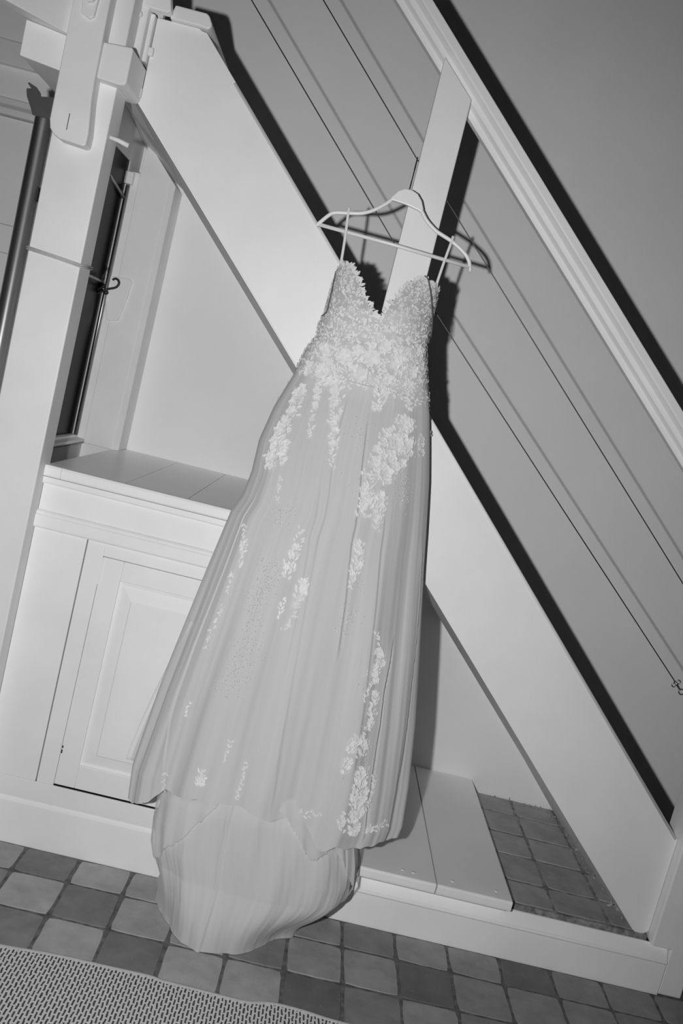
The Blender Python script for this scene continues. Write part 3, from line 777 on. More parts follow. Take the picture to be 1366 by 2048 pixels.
SPRAYS = [
    ([(0.2845, 1.4601), (0.3313, 1.364), (0.3449, 1.305)], 0.0211, 0.0184, 1.0, 0),
    ([(0.3724, 1.4664), (0.4122, 1.3906), (0.4421, 1.3017), (0.4566, 1.2479)], 0.0368, 0.0158, 1.1, 0),
    ([(0.1994, 1.4105), (0.232, 1.3468)], 0.0447, 0.0395, 1.2, 0),
    ([(0.2161, 1.3305), (0.2129, 1.2839), (0.2189, 1.2458)], 0.0474, 0.0526, 1.3, 0),
    ([(0.216, 1.2518), (0.203, 1.2064)], 0.0474, 0.0342, 1.2, 0),
    ([(0.2535, 1.276), (0.2668, 1.221)], 0.0289, 0.0211, 1.1, 0),
    ([(0.2713, 1.1907), (0.2766, 1.1599), (0.2865, 1.1296)], 0.0132, 0.0105, 0.9, 1),
    ([(0.5981, 1.5047), (0.5873, 1.4544), (0.5733, 1.4086)], 0.0395, 0.0237, 1.1, 0),
    ([(0.7549, 1.4849), (0.7363, 1.4288)], 0.0342, 0.0263, 1.0, 0),
    ([(0.7311, 1.4036), (0.7121, 1.3706), (0.7053, 1.3204)], 0.0658, 0.0763, 1.5, 0),
    ([(0.7043, 1.3264), (0.6925, 1.2819)], 0.0684, 0.0526, 1.3, 0),
    ([(0.6275, 1.3623), (0.6226, 1.328)], 0.0184, 0.0211, 1.0, 0),
    ([(0.6224, 1.3095), (0.6067, 1.2701), (0.5954, 1.25)], 0.0342, 0.0342, 1.1, 0),
    ([(0.6836, 1.2808), (0.6518, 1.2398)], 0.0474, 0.0342, 1.1, 0),
    ([(0.5964, 1.244), (0.5868, 1.2), (0.5822, 1.1437)], 0.0289, 0.0316, 1.1, 0),
    ([(0.6415, 1.2018), (0.6409, 1.1523), (0.6399, 1.1211)], 0.0342, 0.0184, 1.1, 0),
    ([(0.8345, 1.3693), (0.834, 1.326)], 0.0184, 0.0263, 1.0, 0),
    ([(0.5938, 1.0764), (0.5985, 1.0395), (0.5941, 1.0017)], 0.0211, 0.0237, 1.2, 0),
    ([(0.591, 1.0012), (0.5896, 0.9725)], 0.0211, 0.0105, 1.1, 0),
    ([(0.1892, 1.0525), (0.2137, 1.0252)], 0.0105, 0.0184, 1.1, 0),
    ([(0.227, 1.0171), (0.2372, 0.9801), (0.245, 0.9531)], 0.0263, 0.0105, 1.2, 0),
    ([(0.222, 0.9321), (0.2329, 0.8864)], 0.0118, 0.0079, 0.9, 0),
    ([(0.228, 0.8506), (0.2269, 0.8234), (0.2285, 0.7953)], 0.0118, 0.0079, 0.9, 0),
    ([(0.2204, 0.7832), (0.223, 0.742)], 0.0079, 0.0053, 0.8, 1),
    ([(0.4094, 1.0809), (0.411, 1.043), (0.4079, 1.011)], 0.0184, 0.0211, 1.0, 0),
    ([(0.4046, 0.9978), (0.4065, 0.9605)], 0.0263, 0.0184, 1.1, 0),
    ([(0.4549, 0.9641), (0.4545, 0.9204)], 0.0184, 0.0263, 1.0, 0),
    ([(0.4154, 0.906), (0.4119, 0.8615)], 0.0184, 0.0105, 1.0, 0),
    ([(0.4535, 0.914), (0.4544, 0.8706), (0.4364, 0.8357)], 0.0211, 0.0132, 0.9, 1),
    ([(0.6931, 0.8675), (0.7, 0.8484)], 0.0184, 0.0158, 1.1, 0),
    ([(0.7049, 0.8303), (0.7189, 0.8006)], 0.0289, 0.0289, 1.3, 0),
    ([(0.7077, 0.7846), (0.7017, 0.7513)], 0.0289, 0.0211, 1.2, 0),
    ([(0.6913, 0.7454), (0.6818, 0.7092)], 0.0184, 0.0132, 1.0, 0),
    ([(0.7115, 0.7245), (0.7103, 0.674)], 0.0289, 0.0263, 1.2, 0),
    ([(0.7086, 0.6738), (0.7112, 0.6299)], 0.0263, 0.0158, 1.1, 0),
    ([(0.6946, 0.6348), (0.6916, 0.6028)], 0.0158, 0.0132, 1.0, 0),
    ([(0.6745, 0.6139), (0.6676, 0.5751)], 0.0263, 0.0263, 1.2, 0),
    ([(0.6991, 0.6035), (0.6957, 0.5651)], 0.0263, 0.0316, 1.1, 1),
    ([(0.6628, 0.5555), (0.6604, 0.5236)], 0.0184, 0.0211, 1.0, 0),
    ([(0.7046, 0.534), (0.706, 0.4772)], 0.0368, 0.0368, 1.3, 0),
    ([(0.7531, 0.5111), (0.7552, 0.4733)], 0.0184, 0.0184, 1.4, 0),
    ([(0.6859, 0.4756), (0.6855, 0.4439)], 0.0211, 0.0184, 1.0, 0),
    ([(0.7132, 0.4714), (0.7139, 0.4145)], 0.0368, 0.0395, 1.2, 0),
    ([(0.7443, 0.4603), (0.7471, 0.4288)], 0.0184, 0.0184, 1.0, 1),
    ([(0.7052, 0.4265), (0.7134, 0.3695)], 0.0342, 0.0316, 1.1, 0),
    ([(0.6746, 0.4176), (0.6761, 0.3792)], 0.0263, 0.0211, 1.1, 0),
    ([(0.761, 0.3716), (0.7869, 0.3783), (0.8369, 0.3858)], 0.0211, 0.0105, 1.2, 0),
    ([(0.2313, 0.5936), (0.2318, 0.5678)], 0.0132, 0.0105, 0.9, 0),
    ([(0.3336, 0.4529), (0.334, 0.4207)], 0.0211, 0.0263, 1.2, 0),
    ([(0.3801, 0.5388), (0.3776, 0.4909)], 0.0132, 0.0079, 0.8, 1),
    ([(0.429, 0.4917), (0.4279, 0.4466), (0.4273, 0.4015)], 0.0105, 0.0132, 0.9, 1),
    ([(0.2257, 0.403), (0.2318, 0.3652)], 0.0105, 0.0105, 0.8, 1),
    ([(0.5815, 0.3891), (0.6173, 0.4016)], 0.0105, 0.0079, 0.9, 0),
    ([(0.6551, 0.5521), (0.6498, 0.5363)], 0.0105, 0.0105, 1.0, 0),
    ([(0.2771, 1.5189), (0.3057, 1.4754)], 0.0316, 0.0263, 0.9, 0),
    ([(0.3873, 1.5304), (0.4319, 1.4903)], 0.0316, 0.0237, 0.9, 0),
    ([(0.4982, 1.5554), (0.5377, 1.5098)], 0.0316, 0.0263, 0.9, 0),
    ([(0.661, 1.5724), (0.682, 1.5141)], 0.0342, 0.0316, 0.9, 0),
    ([(0.8236, 1.5739), (0.8333, 1.5027)], 0.0211, 0.0211, 0.9, 0),
    ([(0.1691, 1.5106), (0.1823, 1.4506)], 0.0237, 0.0237, 0.9, 0),
]
FLOWERS = [
    (0.2984, 1.4655, 0.0395),
    (0.3607, 1.4493, 0.0342),
    (0.2248, 1.3923, 0.0395),
    (0.4792, 1.4775, 0.0368),
    (0.5144, 1.5261, 0.0395),
    (0.6373, 1.5340, 0.0368),
    (0.7439, 1.5140, 0.0368),
    (0.3803, 1.5097, 0.0368),
    (0.2616, 1.5175, 0.0316),
    (0.2102, 1.2968, 0.0368),
    (0.2082, 1.2257, 0.0342),
    (0.7071, 1.3824, 0.0447),
    (0.6787, 1.3356, 0.0447),
    (0.7340, 1.3359, 0.0368),
    (0.6054, 1.2761, 0.0316),
    (0.6530, 1.2583, 0.0342),
    (0.5933, 1.1826, 0.0289),
    (0.6376, 1.1767, 0.0289),
    (0.4333, 1.5357, 0.0289),
    (0.5685, 1.5630, 0.0316),
    (0.7800, 1.5709, 0.0289),
    (0.2130, 1.4666, 0.0289),
    (0.2332, 1.3456, 0.0289),
    (0.7110, 0.8148, 0.0237),
    (0.7236, 0.7947, 0.0211),
    (0.6989, 0.7674, 0.0211),
    (0.7036, 0.5149, 0.0263),
    (0.7127, 0.4461, 0.0263),
    (0.7080, 0.4014, 0.0237),
]
BEADS = [
    ([(0.3047, 1.1096), (0.3372, 1.0665)], 0.0289, 60),
    ([(0.342, 1.124), (0.3467, 1.1081)], 0.0158, 16),
    ([(0.3552, 0.9877), (0.3509, 0.9363), (0.3348, 0.8949)], 0.0447, 170),
    ([(0.3295, 0.9), (0.3447, 0.8529), (0.3553, 0.7986)], 0.0289, 150),
    ([(0.3505, 0.7911), (0.3499, 0.7334), (0.3428, 0.6867), (0.3285, 0.6445)], 0.0474, 260),
    ([(0.2767, 0.6572), (0.2911, 0.6543)], 0.0079, 4),
    ([(0.5258, 1.3761), (0.5397, 1.3091)], 0.0184, 50),
    ([(0.7291, 1.2616), (0.7329, 1.1881)], 0.0342, 120),
    ([(0.6063, 0.9973), (0.6142, 0.9676)], 0.0184, 30),
    ([(0.5958, 0.9154), (0.602, 0.8485)], 0.0237, 90),
    ([(0.6841, 0.7849), (0.6973, 0.597)], 0.0395, 60),
    ([(0.7003, 0.5972), (0.7068, 0.4457)], 0.0395, 120),
    ([(0.7199, 0.5605), (0.708, 0.395)], 0.0395, 90),
    ([(0.3307, 1.6009), (0.6421, 1.6072)], 0.0789, 150),
    ([(0.0, 1.6458), (0.3873, 1.5304)], 0.0789, 120),
    ([(0.202, 1.459), (0.8345, 1.5269)], 0.0526, 120),
    ([(0.195, 1.3348), (0.2171, 1.2081)], 0.0526, 60),
    ([(0.6943, 1.3809), (0.6023, 1.1839)], 0.0789, 90),
]


def dress_point(u, z, lift=0.0):
    p = Vector(d_base(u, z))
    e = 0.004
    a = Vector(d_base(max(0, u - e), z)); b = Vector(d_base(min(1, u + e), z))
    t = (b - a).normalized()
    up = (Vector(d_base(u, z + 0.01)) - Vector(d_base(u, z - 0.01))).normalized()
    n = t.cross(up)
    if n.y > 0: n = -n
    n.normalize()
    return p + n * (fold(u, z) + lift), n, t, up

dress = empty('wedding_dress', (0.03, 2.25, 1.75), 'white tulle wedding dress with floral lace bodice and train, hanging from the hanger', 'dress')

def uv_grid(me, coords):
    uvl = me.uv_layers.new(name='UVMap')
    for lp in me.loops:
        uvl.data[lp.index].uv = coords[lp.vertex_index]

def build_skirt():
    NU, NB, NR = 420, 48, 170
    vs, uvs, fs = [], [], []
    top = 1.485
    # column hems
    cols = []
    for i in range(NU + 1): cols.append(('f', i / NU))
    for i in range(1, NB): cols.append(('b', i / NB))
    nC = len(cols)
    for r in range(NR + 1):
        t = (r / NR) ** 0.95
        for kind, q in cols:
            if kind == 'f':
                u = q
                hem = interp(d_base(u, 0.34)[0], HX, HZ)
                hem += 0.003 * math.sin(u * 60) + 0.0015 * math.sin(u * 130 + 1)
                z = top + (hem - top) * t
                p, n, _, _ = dress_point(u, z)
                vs.append(p); uvs.append((u * 0.5, z))
            else:
                u = 1 - q
                hem = 0.34 + 0.01 * math.sin(q * 20)
                hem = interp(d_base(u, 0.34)[0], HX, HZ) * (1 - math.sin(math.pi * q)) + hem * math.sin(math.pi * q)
                z = top + (hem - top) * t
                x = d_base(u, z)[0]
                y = d_yc(0.5 + 0.5 * math.cos(math.pi * (1 - u)), z) + 0.010 * math.sin(math.pi * q)
                vs.append(Vector((x, y, z))); uvs.append((0.5 + q * 0.5, z))
    for r in range(NR):
        for c in range(nC):
            a = r * nC + c; b = r * nC + (c + 1) % nC
            fs.append((a, a + nC, b + nC, b))
    me = D.meshes.new('skirt'); me.from_pydata(vs, [], fs); me.update()
    uv_grid(me, uvs)
    return link('skirt', me, M['tulle'], dress, True)
build_skirt()

# --- bodice with a deep V between two cups
NX = [-0.094, -0.089, -0.068, -0.035, -0.008, 0.016, 0.035, 0.048, 0.063, 0.080, 0.102, 0.121, 0.140, 0.161]
NZ = [1.722, 1.734, 1.738, 1.700, 1.655, 1.630, 1.619, 1.634, 1.676, 1.714, 1.741, 1.748, 1.740, 1.736]
def neck(u):
    return interp(d_base(u, 1.68)[0], NX, NZ)
def cup(u, z):
    x = d_base(u, z)[0]
    d = 0.0
    for cx_, cz_, a in ((-0.025, 1.625, 0.016), (0.098, 1.640, 0.018)):
        r2 = ((x - cx_) / 0.055) ** 2 + ((z - cz_) / 0.075) ** 2
        d += a * math.exp(-r2)
    # seam below the cups
    d -= 0.003 * math.exp(-((z - (1.548 + 0.5 * max(0, x - 0.04) ** 1.2)) / 0.006) ** 2)
    return d
def bodice_point(u, z, lift=0.0):
    p, n, t, up = dress_point(u, z)
    return p + n * (cup(u, z) + lift), n, t, up
def build_bodice():
    NU, NB, NR = 120, 30, 60
    vs, uvs, fs = [], [], []
    cols = [('f', i / NU) for i in range(NU + 1)] + [('b', i / NB) for i in range(1, NB)]
    nC = len(cols)
    z0 = 1.455
    for r in range(NR + 1):
        t = r / NR
        for kind, q in cols:
            if kind == 'f':
                z = z0 + (neck(q) - z0) * t
                p, n, _, _ = bodice_point(q, z, 0.0025)
                vs.append(p); uvs.append((q * 0.5, z))
            else:
                u = 1 - q
                s = smoothstep(0, 0.25, q) * smoothstep(0, 0.25, 1 - q)
                zt = neck(u if q < 0.5 else u) * (1 - s) + 1.60 * s
                zt = (neck(1.0) if q < 0.5 else neck(0.0)) * (1 - s) + 1.60 * s
                z = z0 + (zt - z0) * t
                x = d_base(u, z)[0]
                y = d_yc(0.5 + 0.5 * math.cos(math.pi * (1 - u)), z) + 0.012 * math.sin(math.pi * q)
                vs.append(Vector((x, y, z))); uvs.append((0.5 + q * .5, z))
    for r in range(NR):
        for c in range(nC):
            a = r * nC + c; b = r * nC + (c + 1) % nC
            fs.append((a, b, b + nC, a + nC))
    me = D.meshes.new('bodice'); me.from_pydata(vs, [], fs); me.update()
    uv_grid(me, uvs)
    o = link('bodice', me, M['bodice'], dress, True)
    sm = o.modifiers.new('thick', 'SOLIDIFY'); sm.thickness = 0.002; sm.offset = -1
    return o
build_bodice()

# --- train: the longer under layer that runs out onto the tiles
FLOORC = [(-0.165, 2.200), (-0.163, 2.185), (-0.135, 2.140), (-0.103, 2.081), (-0.033, 2.027), (0.046, 2.036), (0.112, 2.075), (0.168, 2.140), (0.206, 2.170), (0.240, 2.225), (0.262, 2.262)]
TZ = [0.0, 0.05, 0.1, 0.15, 0.2, 0.26, 0.33, 0.5]
TL = [-0.165, -0.165, -0.17, -0.185, -0.205, -0.212, -0.214, -0.2]
TR = [0.262, 0.272, 0.292, 0.318, 0.326, 0.318, 0.3, 0.26]
def build_train():
    NU, NB, NR = 260, 40, 110
    fc = catmull([(x, y, 0) for x, y in FLOORC], 10)
    cum = [0.0]
    for a, b in zip(fc, fc[1:]): cum.append(cum[-1] + (b - a).length)
    tot = cum[-1]
    def floorc(u):
        s = u * tot
        i = 0
        while i < len(cum) - 2 and cum[i + 1] < s: i += 1
        k = (s - cum[i]) / (cum[i + 1] - cum[i] + 1e-9)
        return fc[i].lerp(fc[i + 1], k)
    vs, uvs, fs = [], [], []
    cols = [('f', i / NU) for i in range(NU + 1)] + [('b', i / NB) for i in range(1, NB)]
    nC = len(cols)
    for r in range(NR + 1):
        t = r / NR
        z = 0.47 * (1 - t) ** 1.15 + 0.0035
        xl = interp(z, TZ, TL); xr = interp(z, TZ, TR)
        yb = 2.238; yf = interp(z, [0, 0.15, 0.33, 0.47], [2.0, 2.052, 2.070, 2.10]); yc = 0.6 * yb + 0.4 * yf
        w = (1 - smoothstep(0.0, 0.17, z)) ** 1.3
        for kind, q in cols:
            a = math.pi * (1 - q)
            if kind == 'f':
                x = (xl + xr) / 2 + (xr - xl) / 2 * math.cos(a)
                y = yc - (yc - yf) * math.sin(a) ** 0.8
                f = floorc(q)
                P = Vector((x, y, z)).lerp(Vector((f.x, f.y, z)), w)
                A = 0.5 + 0.5 * smoothstep(0.5, 0.1, z)
                d = 0
                for n_, ph, dr, am in ((4, .5, 1.5, .004), (7, 2.0, -2.5, .0026), (13, 1.0, 4, .001), (23, 3., -6, .0005), (41, 0.2, 9, .0003)):
                    d += am * math.sin(2 * math.pi * n_ * q + ph + dr * z * 3 + math.sin(z * 9 + n_))
                # crumpled hem near the floor
                d += 0.002 * math.sin(60 * q + 40 * z) * math.exp(-z / 0.06) * math.sin(25 * q + 3)
                # the straight seam down the left third
                uc = 0.385 + 0.09 * z
                tt = q - uc
                d += (0.007 * math.exp(tt / 0.02) if tt < 0 else 0.007 * math.exp(-tt / 0.003) - 0.002 * math.exp(-((tt - .008) / .007) ** 2))
                n = Vector((math.cos(a), -math.sin(a), 0))
                edgef = min(1, math.sin(a) * 3)
                P += n * d * (0.2 + 0.5 * edgef)
                P.x += 0.006 * math.sin(z * 70 + q * 3) * (1 - edgef) * smoothstep(0.02, 0.1, z)
                P.y = min(P.y, 2.25 if z > .13 else 2.285)
                P.z += max(0, 0.0) 
                vs.append(P); uvs.append((q * 0.5, z))
            else:
                u = 1 - q
                a = math.pi * (1 - u)
                x = (xl + xr) / 2 + (xr - xl) / 2 * math.cos(a)
                y = yc + (yb - yc) * math.sin(math.pi * q) ** 0.6
                f0 = floorc(1.0).lerp(floorc(0.0), q)
                P = Vector((x, y, z)).lerp(Vector((f0.x, f0.y, z)), w)
                P.y = min(P.y, 2.25 if z > .13 else 2.285)
                vs.append(P); uvs.append((0.5 + q * .5, z))
    for r in range(NR):
        for c in range(nC):
            a = r * nC + c; b = r * nC + (c + 1) % nC
            fs.append((a, a + nC, b + nC, b))
    me = D.meshes.new('train'); me.from_pydata(vs, [], fs); me.update()
    uv_grid(me, uvs)
    return link('train', me, M['tulle_under'], dress, True)
tag(build_train(), 'plain tulle train spreading on the tiles')

# --- loose outer layer escaping at the left edge
def build_flap():
    vs, uvs, fs = [], [], []
    NR, NCc = 40, 10
    for r in range(NR + 1):
        t = r / NR
        z = 0.78 + (0.377 - 0.78) * t
        xi = d_xl(z) + 0.03
        xo = d_xl(z) + 0.004 - 0.030 * smoothstep(0, 1, t) 
        for c in range(NCc + 1):
            q = c / NCc
            x = xi + (xo - xi) * q
            y = 2.140 + 0.026 * q + 0.006 * math.sin(q * 9 + z * 5) * q
            vs.append((x, y + 0.01 * (1 - t), z + 0.006 * q * t)); uvs.append((0.03 * q, z))
    w = NCc + 1
    for r in range(NR):
        for c in range(NCc):
            a = r * w + c
            fs.append((a, a + 1, a + 1 + w, a + w))
    me = D.meshes.new('loose_tulle'); me.from_pydata(vs, [], fs); me.update()
    uv_grid(me, uvs)
    o = link('loose_tulle', me, M['tulle_veil'], dress, True)
    sm = o.modifiers.new('thick', 'SOLIDIFY'); sm.thickness = 0.0012
    tag(o, 'sheer loose strip of tulle')
build_flap()

# --- sheer middle layers with ragged hems between skirt and train
def build_layer(u0, u1, ztop, hemf, lift, seed, label):
    rnd = random.Random(seed)
    NU_, NR_ = 70, 36
    jag = [rnd.uniform(-1, 1) for _ in range(NU_ + 1)]
    vs, uvs, fs = [], [], []
    for k in range(NR_ + 1):
        t = k / NR_
        for i in range(NU_ + 1):
            q = i / NU_
            u = u0 + (u1 - u0) * q
            hem = hemf(q) + 0.0035 * jag[i] * t + 0.004 * math.sin(i * 0.37 + seed)
            z = ztop + (hem - ztop) * t
            xl = interp(z, TZ, TL); xr = interp(z, TZ, TR)
            xl -= 0.004; xr += 0.006
            a = math.pi * (1 - u)
            x = (xl + xr) / 2 + (xr - xl) / 2 * math.cos(a)
            yf = interp(z, [0, 0.15, 0.33, 0.47], [2.0, 2.052, 2.070, 2.10]) - lift
            yc = 0.6 * 2.238 + 0.4 * yf - lift
            y = yc - (yc - yf) * math.sin(a) ** 0.8 + 0.004 * math.sin(q * 30 + 6 * z + seed) * t
            vs.append((x + 0.004 * math.sin(q * 17 + z * 11) * t, y, z)); uvs.append((u * 0.5, z))
    w = NU_ + 1
    for k in range(NR_):
        for i in range(NU_):
            a = k * w + i
            fs.append((a, a + w, a + w + 1, a + 1))
    me = D.meshes.new('tulle_layer'); me.from_pydata(vs, [], fs); me.update()
    uv_grid(me, uvs)
    o = link('tulle_layer', me, M['tulle_veil'], dress, True)
    sm = o.modifiers.new('thick', 'SOLIDIFY'); sm.thickness = 0.001
    tag(o, label)
build_layer(0.0, 0.42, 0.42, lambda q: 0.150 + 0.03 * q + 0.24 * q ** 2.2, 0.008, 3, 'sheer ragged layer of tulle')
build_layer(0.76, 1.0, 0.42, lambda q: 0.340 - 0.18 * q ** 0.8, 0.008, 8, 'sheer ragged layer of tulle')
build_layer(0.56, 0.84, 0.42, lambda q: 0.385 - 0.10 * math.sin(math.pi * q) ** 2, 0.014, 12, 'sheer ragged layer of tulle')

# --- straps
tube('strap', catmull([(-0.090, 2.292, 1.738), (-0.095, 2.298, 1.80), (-0.1025, 2.3005, 1.866), (-0.1035, 2.305, 1.879), (-0.103, 2.3095, 1.866)], 6), 0.0036, M['strap'], dress, 8, (0.4, 1.0))
tube('strap', catmull([(0.158, 2.294, 1.742), (0.1625, 2.298, 1.80), (0.1685, 2.3005, 1.858), (0.1695, 2.305, 1.874), (0.1692, 2.3095, 1.858)], 6), 0.0036, M['strap'], dress, 8, (0.4, 1.0))
# hanging loops lying along the side seams
tube('hanging_loop', catmull([bodice_point(0.0942, 1.7106, 0.011)[0], bodice_point(0.1312, 1.6748, 0.011)[0], bodice_point(0.1498, 1.636, 0.011)[0], bodice_point(0.1503, 1.6063, 0.011)[0], bodice_point(0.1083, 1.5935, 0.011)[0]], 8), 0.0015, M['loop'], dress, 6)
tube('hanging_loop', catmull([bodice_point(0.7249, 1.754, 0.011)[0], bodice_point(0.7631, 1.7416, 0.011)[0], bodice_point(0.816, 1.6998, 0.011)[0], bodice_point(0.8672, 1.6511, 0.011)[0], bodice_point(0.8924, 1.6173, 0.011)[0], bodice_point(1.0, 1.6114, 0.011)[0]], 8), 0.0016, M['loop'], dress, 6)

# --- lace: petals and leaves cut as small folded blades
def add_leaf(bm, p, n, d, L, W, curl=0.25, lift=0.002, detail=4):
    """leaf lying on a surface at p with normal n, pointing along d"""
    d = (d - n * d.dot(n)).normalized(); s = n.cross(d)
    mid, lf, rt = [], [], []
    for k in range(detail + 1):
        t = k / detail
        w = W * 0.5 * (math.sin(math.pi * min(1, t * 0.92 + 0.06)) ** 0.8) if 0 < k < detail else 0
        h = lift + curl * L * t * t
        c = p + d * (L * t) + n * h
        mid.append(bm.verts.new(c))
        if w: 
            lf.append(bm.verts.new(c + s * w + n * (W * 0.11))); rt.append(bm.verts.new(c - s * w + n * (W * 0.11)))
        else:
            lf.append(None); rt.append(None)
    for k in range(detail):
        for sd in (lf, rt):
            q = [mid[k], mid[k + 1]]
            if sd[k + 1]: q.append(sd[k + 1])
            if sd[k]: q.append(sd[k])
            if len(q) >= 3:
                bm.faces.new(q if sd is rt else list(reversed(q)))

rl = random.Random(21)
def surf(u, z):
    u = min(0.985, max(0.015, u))
    if z > 1.455: return bodice_point(u, z, 0.003)
    return dress_point(u, z)

def lace_mesh(name, items, mat, label=None):
    bm = bmesh.new()
    for kind, u, z, ang, size in items:
        p, n, t, up = surf(u, z)
        d = up * math.cos(ang) + t * math.sin(ang)
        if kind == 'leaf':
            add_leaf(bm, p, n, d, size, size * rl.uniform(.34, .5), rl.uniform(.03, .2), 0.0012)
        else:
            k = rl.choice((5, 5, 6))
            for i in range(k):
                a = ang + 2 * math.pi * i / k
                dd = up * math.cos(a) + t * math.sin(a)
                add_leaf(bm, p, n, dd, size * .6 * rl.uniform(.85, 1.1), size * .5, rl.uniform(.06, .2), 0.0014)
    for f in bm.faces: f.smooth = False
    o = from_bm(name, bm, mat, dress)
    if label: o['label'] = label
    return o

# sprays of leaves and flowers down the skirt
def spray_items(path, w0, w1, dens=1.0):
    """path of (u, z); widths in metres"""
    items = []
    P = [Vector(d_base(u, z)) for u, z in path]
    seg = [(b - a).length for a, b in zip(P, P[1:])]
    tot = sum(seg)
    nst = max(3, int(tot / 0.0090 * dens))
    for k in range(nst + 1):
        s = tot * k / nst; i = 0
        while i < len(seg) - 1 and s > seg[i]: s -= seg[i]; i += 1
        q = s / max(seg[i], 1e-6)
        u = path[i][0] + (path[i + 1][0] - path[i][0]) * q
        z = path[i][1] + (path[i + 1][1] - path[i][1]) * q
        w = w0 + (w1 - w0) * k / nst
        span = max(0.05, d_xr(z) - d_xl(z))
        tang = math.atan2((path[i + 1][0] - path[i][0]) * span * 1.2, path[i + 1][1] - path[i][1])
        for side in (-1, 1):
            for _ in range(1 if w < 0.02 else 2):
                off = rl.uniform(0.05, 0.5) * w * side
                items.append(('leaf', u + off / span, z + rl.uniform(-.004, .004), tang + side * rl.uniform(.4, 1.2), rl.uniform(.008, .0135) + 0.1 * w))
        if w > 0.019 and rl.random() < 0.35:
            items.append(('flower', u + rl.uniform(-.25, .25) * w / span, z, rl.uniform(0, 6.28), min(0.024, 0.012 + w * 0.3)))
    return items
for path, w0, w1, dens, soft in SPRAYS:
    lace_mesh('lace_spray', spray_items(path, w0, w1, dens), M['lace_soft'] if soft else M['lace'])

# overlay on the bodice: hundreds of overlapping small leaves, tips breaking the outline
items = []
for k in range(2600):
    u = rl.uniform(0.0, 1.0)
    z = rl.uniform(1.44, 1.745)
    nk = neck(u)
    if z > nk + 0.002: continue
    x = d_base(u, z)[0]
    if z < 1.50 and rl.random() < 0.25: continue
    items.append(('leaf', u, z, rl.gauss(0, 1.3), rl.uniform(.007, .0125)))
for k in range(60):                                # scalloped neckline
    u = k / 59
    nk = neck(u)
    slope = (neck(min(1, u + .02)) - neck(max(0, u - .02)))
    for _ in range(2):
        items.append(('leaf', u, nk - 0.006, rl.gauss(0, .6) + (0.8 if slope < -0.01 else -0.5 if slope > 0.01 else 0), rl.uniform(.011, .019)))
for k in range(70):                                # side outlines
    z = rl.uniform(1.36, 1.72)
    items.append(('leaf', rl.choice((0.012, 0.03, .985, .97)), z, rl.choice((-1, 1)) * rl.uniform(.6, 1.6), rl.uniform(.009, .016)))
tag(lace_mesh('lace_overlay', items, M['lace'], 'dense leafy lace covering the bodice'), None, None, None, 'stuff')
# flowers on the waist band
for u, z, s in FLOWERS:
    its = [('flower', u, z, rl.uniform(0, 6), s), ('flower', u + .004, z, rl.uniform(0, 6), s * .6)]
    its += [('leaf', u + rl.uniform(-.03, .03), z + rl.uniform(-.012, .012), rl.uniform(0, 6.28), s * .6) for _ in range(4)]
    lace_mesh('lace_flower', its, M['lace'])

# beadwork
def beads(path, w, n):
    bm = bmesh.new()
    for k in range(n):
        q = rl.random() * (len(path) - 1); i = min(int(q), len(path) - 2); q -= i
        u = path[i][0] + (path[i + 1][0] - path[i][0]) * q; z = path[i][1] + (path[i + 1][1] - path[i][1]) * q
        span = d_xr(z) - d_xl(z)
        u += rl.gauss(0, .33) * w / span; z += rl.gauss(0, .006)
        p, n_, t, up = surf(u, z)
        r = rl.choice((.0011, .0013, .0013, .0019))
        bmesh.ops.create_icosphere(bm, subdivisions=1, radius=r, matrix=Matrix.Translation(p + n_ * r * .7))
    tag(from_bm('beadwork', bm, M['bead'], dress, True), 'glinting beadwork', None, None, 'stuff')
for path, w, n in BEADS: beads(path, w, n)
settle(dress)

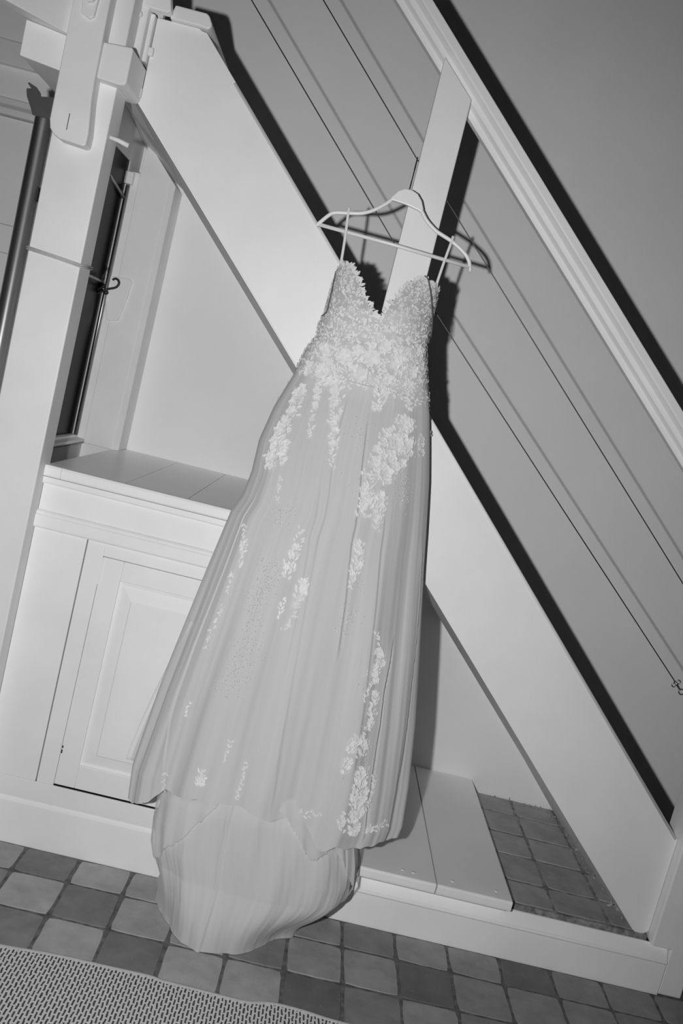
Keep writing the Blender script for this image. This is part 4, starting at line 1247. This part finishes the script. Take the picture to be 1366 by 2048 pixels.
# ================================================================= HANGER
hg = empty('clothes_hanger', (0.032, 2.305, 1.81), 'white plastic clothes hanger with trouser bar hooked over the upper cable', 'hanger')
HY = 2.305
def sweep_flat(name, cl, wid, thick, mat, parent):
    """ribbon-like moulded bar: centreline of (x, z), width in the plane, thickness in Y, rounded"""
    P = [Vector((x, HY, z)) for x, z in cl]
    bm = bmesh.new(); rings = []
    S = 12
    for i, p in enumerate(P):
        t = (P[min(i + 1, len(P) - 1)] - P[max(i - 1, 0)]).normalized()
        s = Vector((-t.z, 0, t.x))
        w = wid[i] if isinstance(wid, list) else wid
        ring = []
        for k in range(S):
            a = 2 * math.pi * k / S
            ca, sa = math.cos(a), math.sin(a)
            ring.append(bm.verts.new(p + s * (w / 2 * (abs(ca) ** .7) * (1 if ca >= 0 else -1)) + Vector((0, thick / 2 * (abs(sa) ** .7) * (1 if sa >= 0 else -1), 0))))
        rings.append(ring)
    for a, b in zip(rings, rings[1:]):
        for k in range(S): bm.faces.new((a[k], a[(k + 1) % S], b[(k + 1) % S], b[k]))
    bm.faces.new(rings[0]); bm.faces.new(list(reversed(rings[-1])))
    return from_bm(name, bm, mat, parent, True)
up_l = [(-0.170, 1.820), (-0.149, 1.847), (-0.135, 1.857), (-0.101, 1.8645), (-0.07, 1.872), (-0.046, 1.884), (-0.022, 1.903), (-0.004, 1.922)]
up_r = [(0.074, 1.917), (0.092, 1.897), (0.110, 1.884), (0.129, 1.874), (0.171, 1.860), (0.207, 1.841), (0.223, 1.826), (0.230, 1.812)]
cl = [(p.x, p.z) for p in catmull([(x, 0, z) for x, z in up_l], 5)]
sweep_flat('shoulder_arm', cl, 0.0095, 0.011, M['plastic'], hg)
cl = [(p.x, p.z) for p in catmull([(x, 0, z) for x, z in up_r], 5)]
sweep_flat('shoulder_arm', cl, 0.0095, 0.011, M['plastic'], hg)
prism_y('neck', [(-0.012, 1.914), (-0.003, 1.9205), (0.034, 1.9185), (0.068, 1.9125), (0.078, 1.908), (0.080, 1.918), (0.070, 1.9375), (0.056, 1.9515), (0.040, 1.957), (0.022, 1.9565), (0.007, 1.947), (-0.006, 1.929)], HY - 0.0065, HY + 0.0065, M['plastic'], hg, 0.003, 3)
tube('trouser_bar', [(-0.168, HY, 1.8195), (0.035, HY, 1.8165), (0.230, HY, 1.8105)], 0.0048, M['plastic'], hg, 12)
tube('end_nub', [(-0.168, HY, 1.823), (-0.174, HY, 1.815)], 0.0046, M['plastic'], hg, 10)
tube('end_nub', [(0.230, HY, 1.815), (0.2345, HY, 1.799)], 0.0042, M['plastic'], hg, 10)
# steel hook seen edge-on, over the cable
zc = 2.051 + 0.0018 - 0.0185
hk = [(0.033, HY, 1.953), (0.034, HY + 0.02, 1.985), (0.0345, CY - 0.0205, 2.02)]
hk += [(0.0345, CY - 0.0205 * math.cos(a), zc + 0.0205 * math.sin(a)) for a in [math.radians(k) for k in range(0, 200, 14)]]
tube('hook', [tuple(p) for p in hk], 0.0017, M['steel_dark'], hg, 8, None, Vector((1, 0, 0)))
settle(hg)
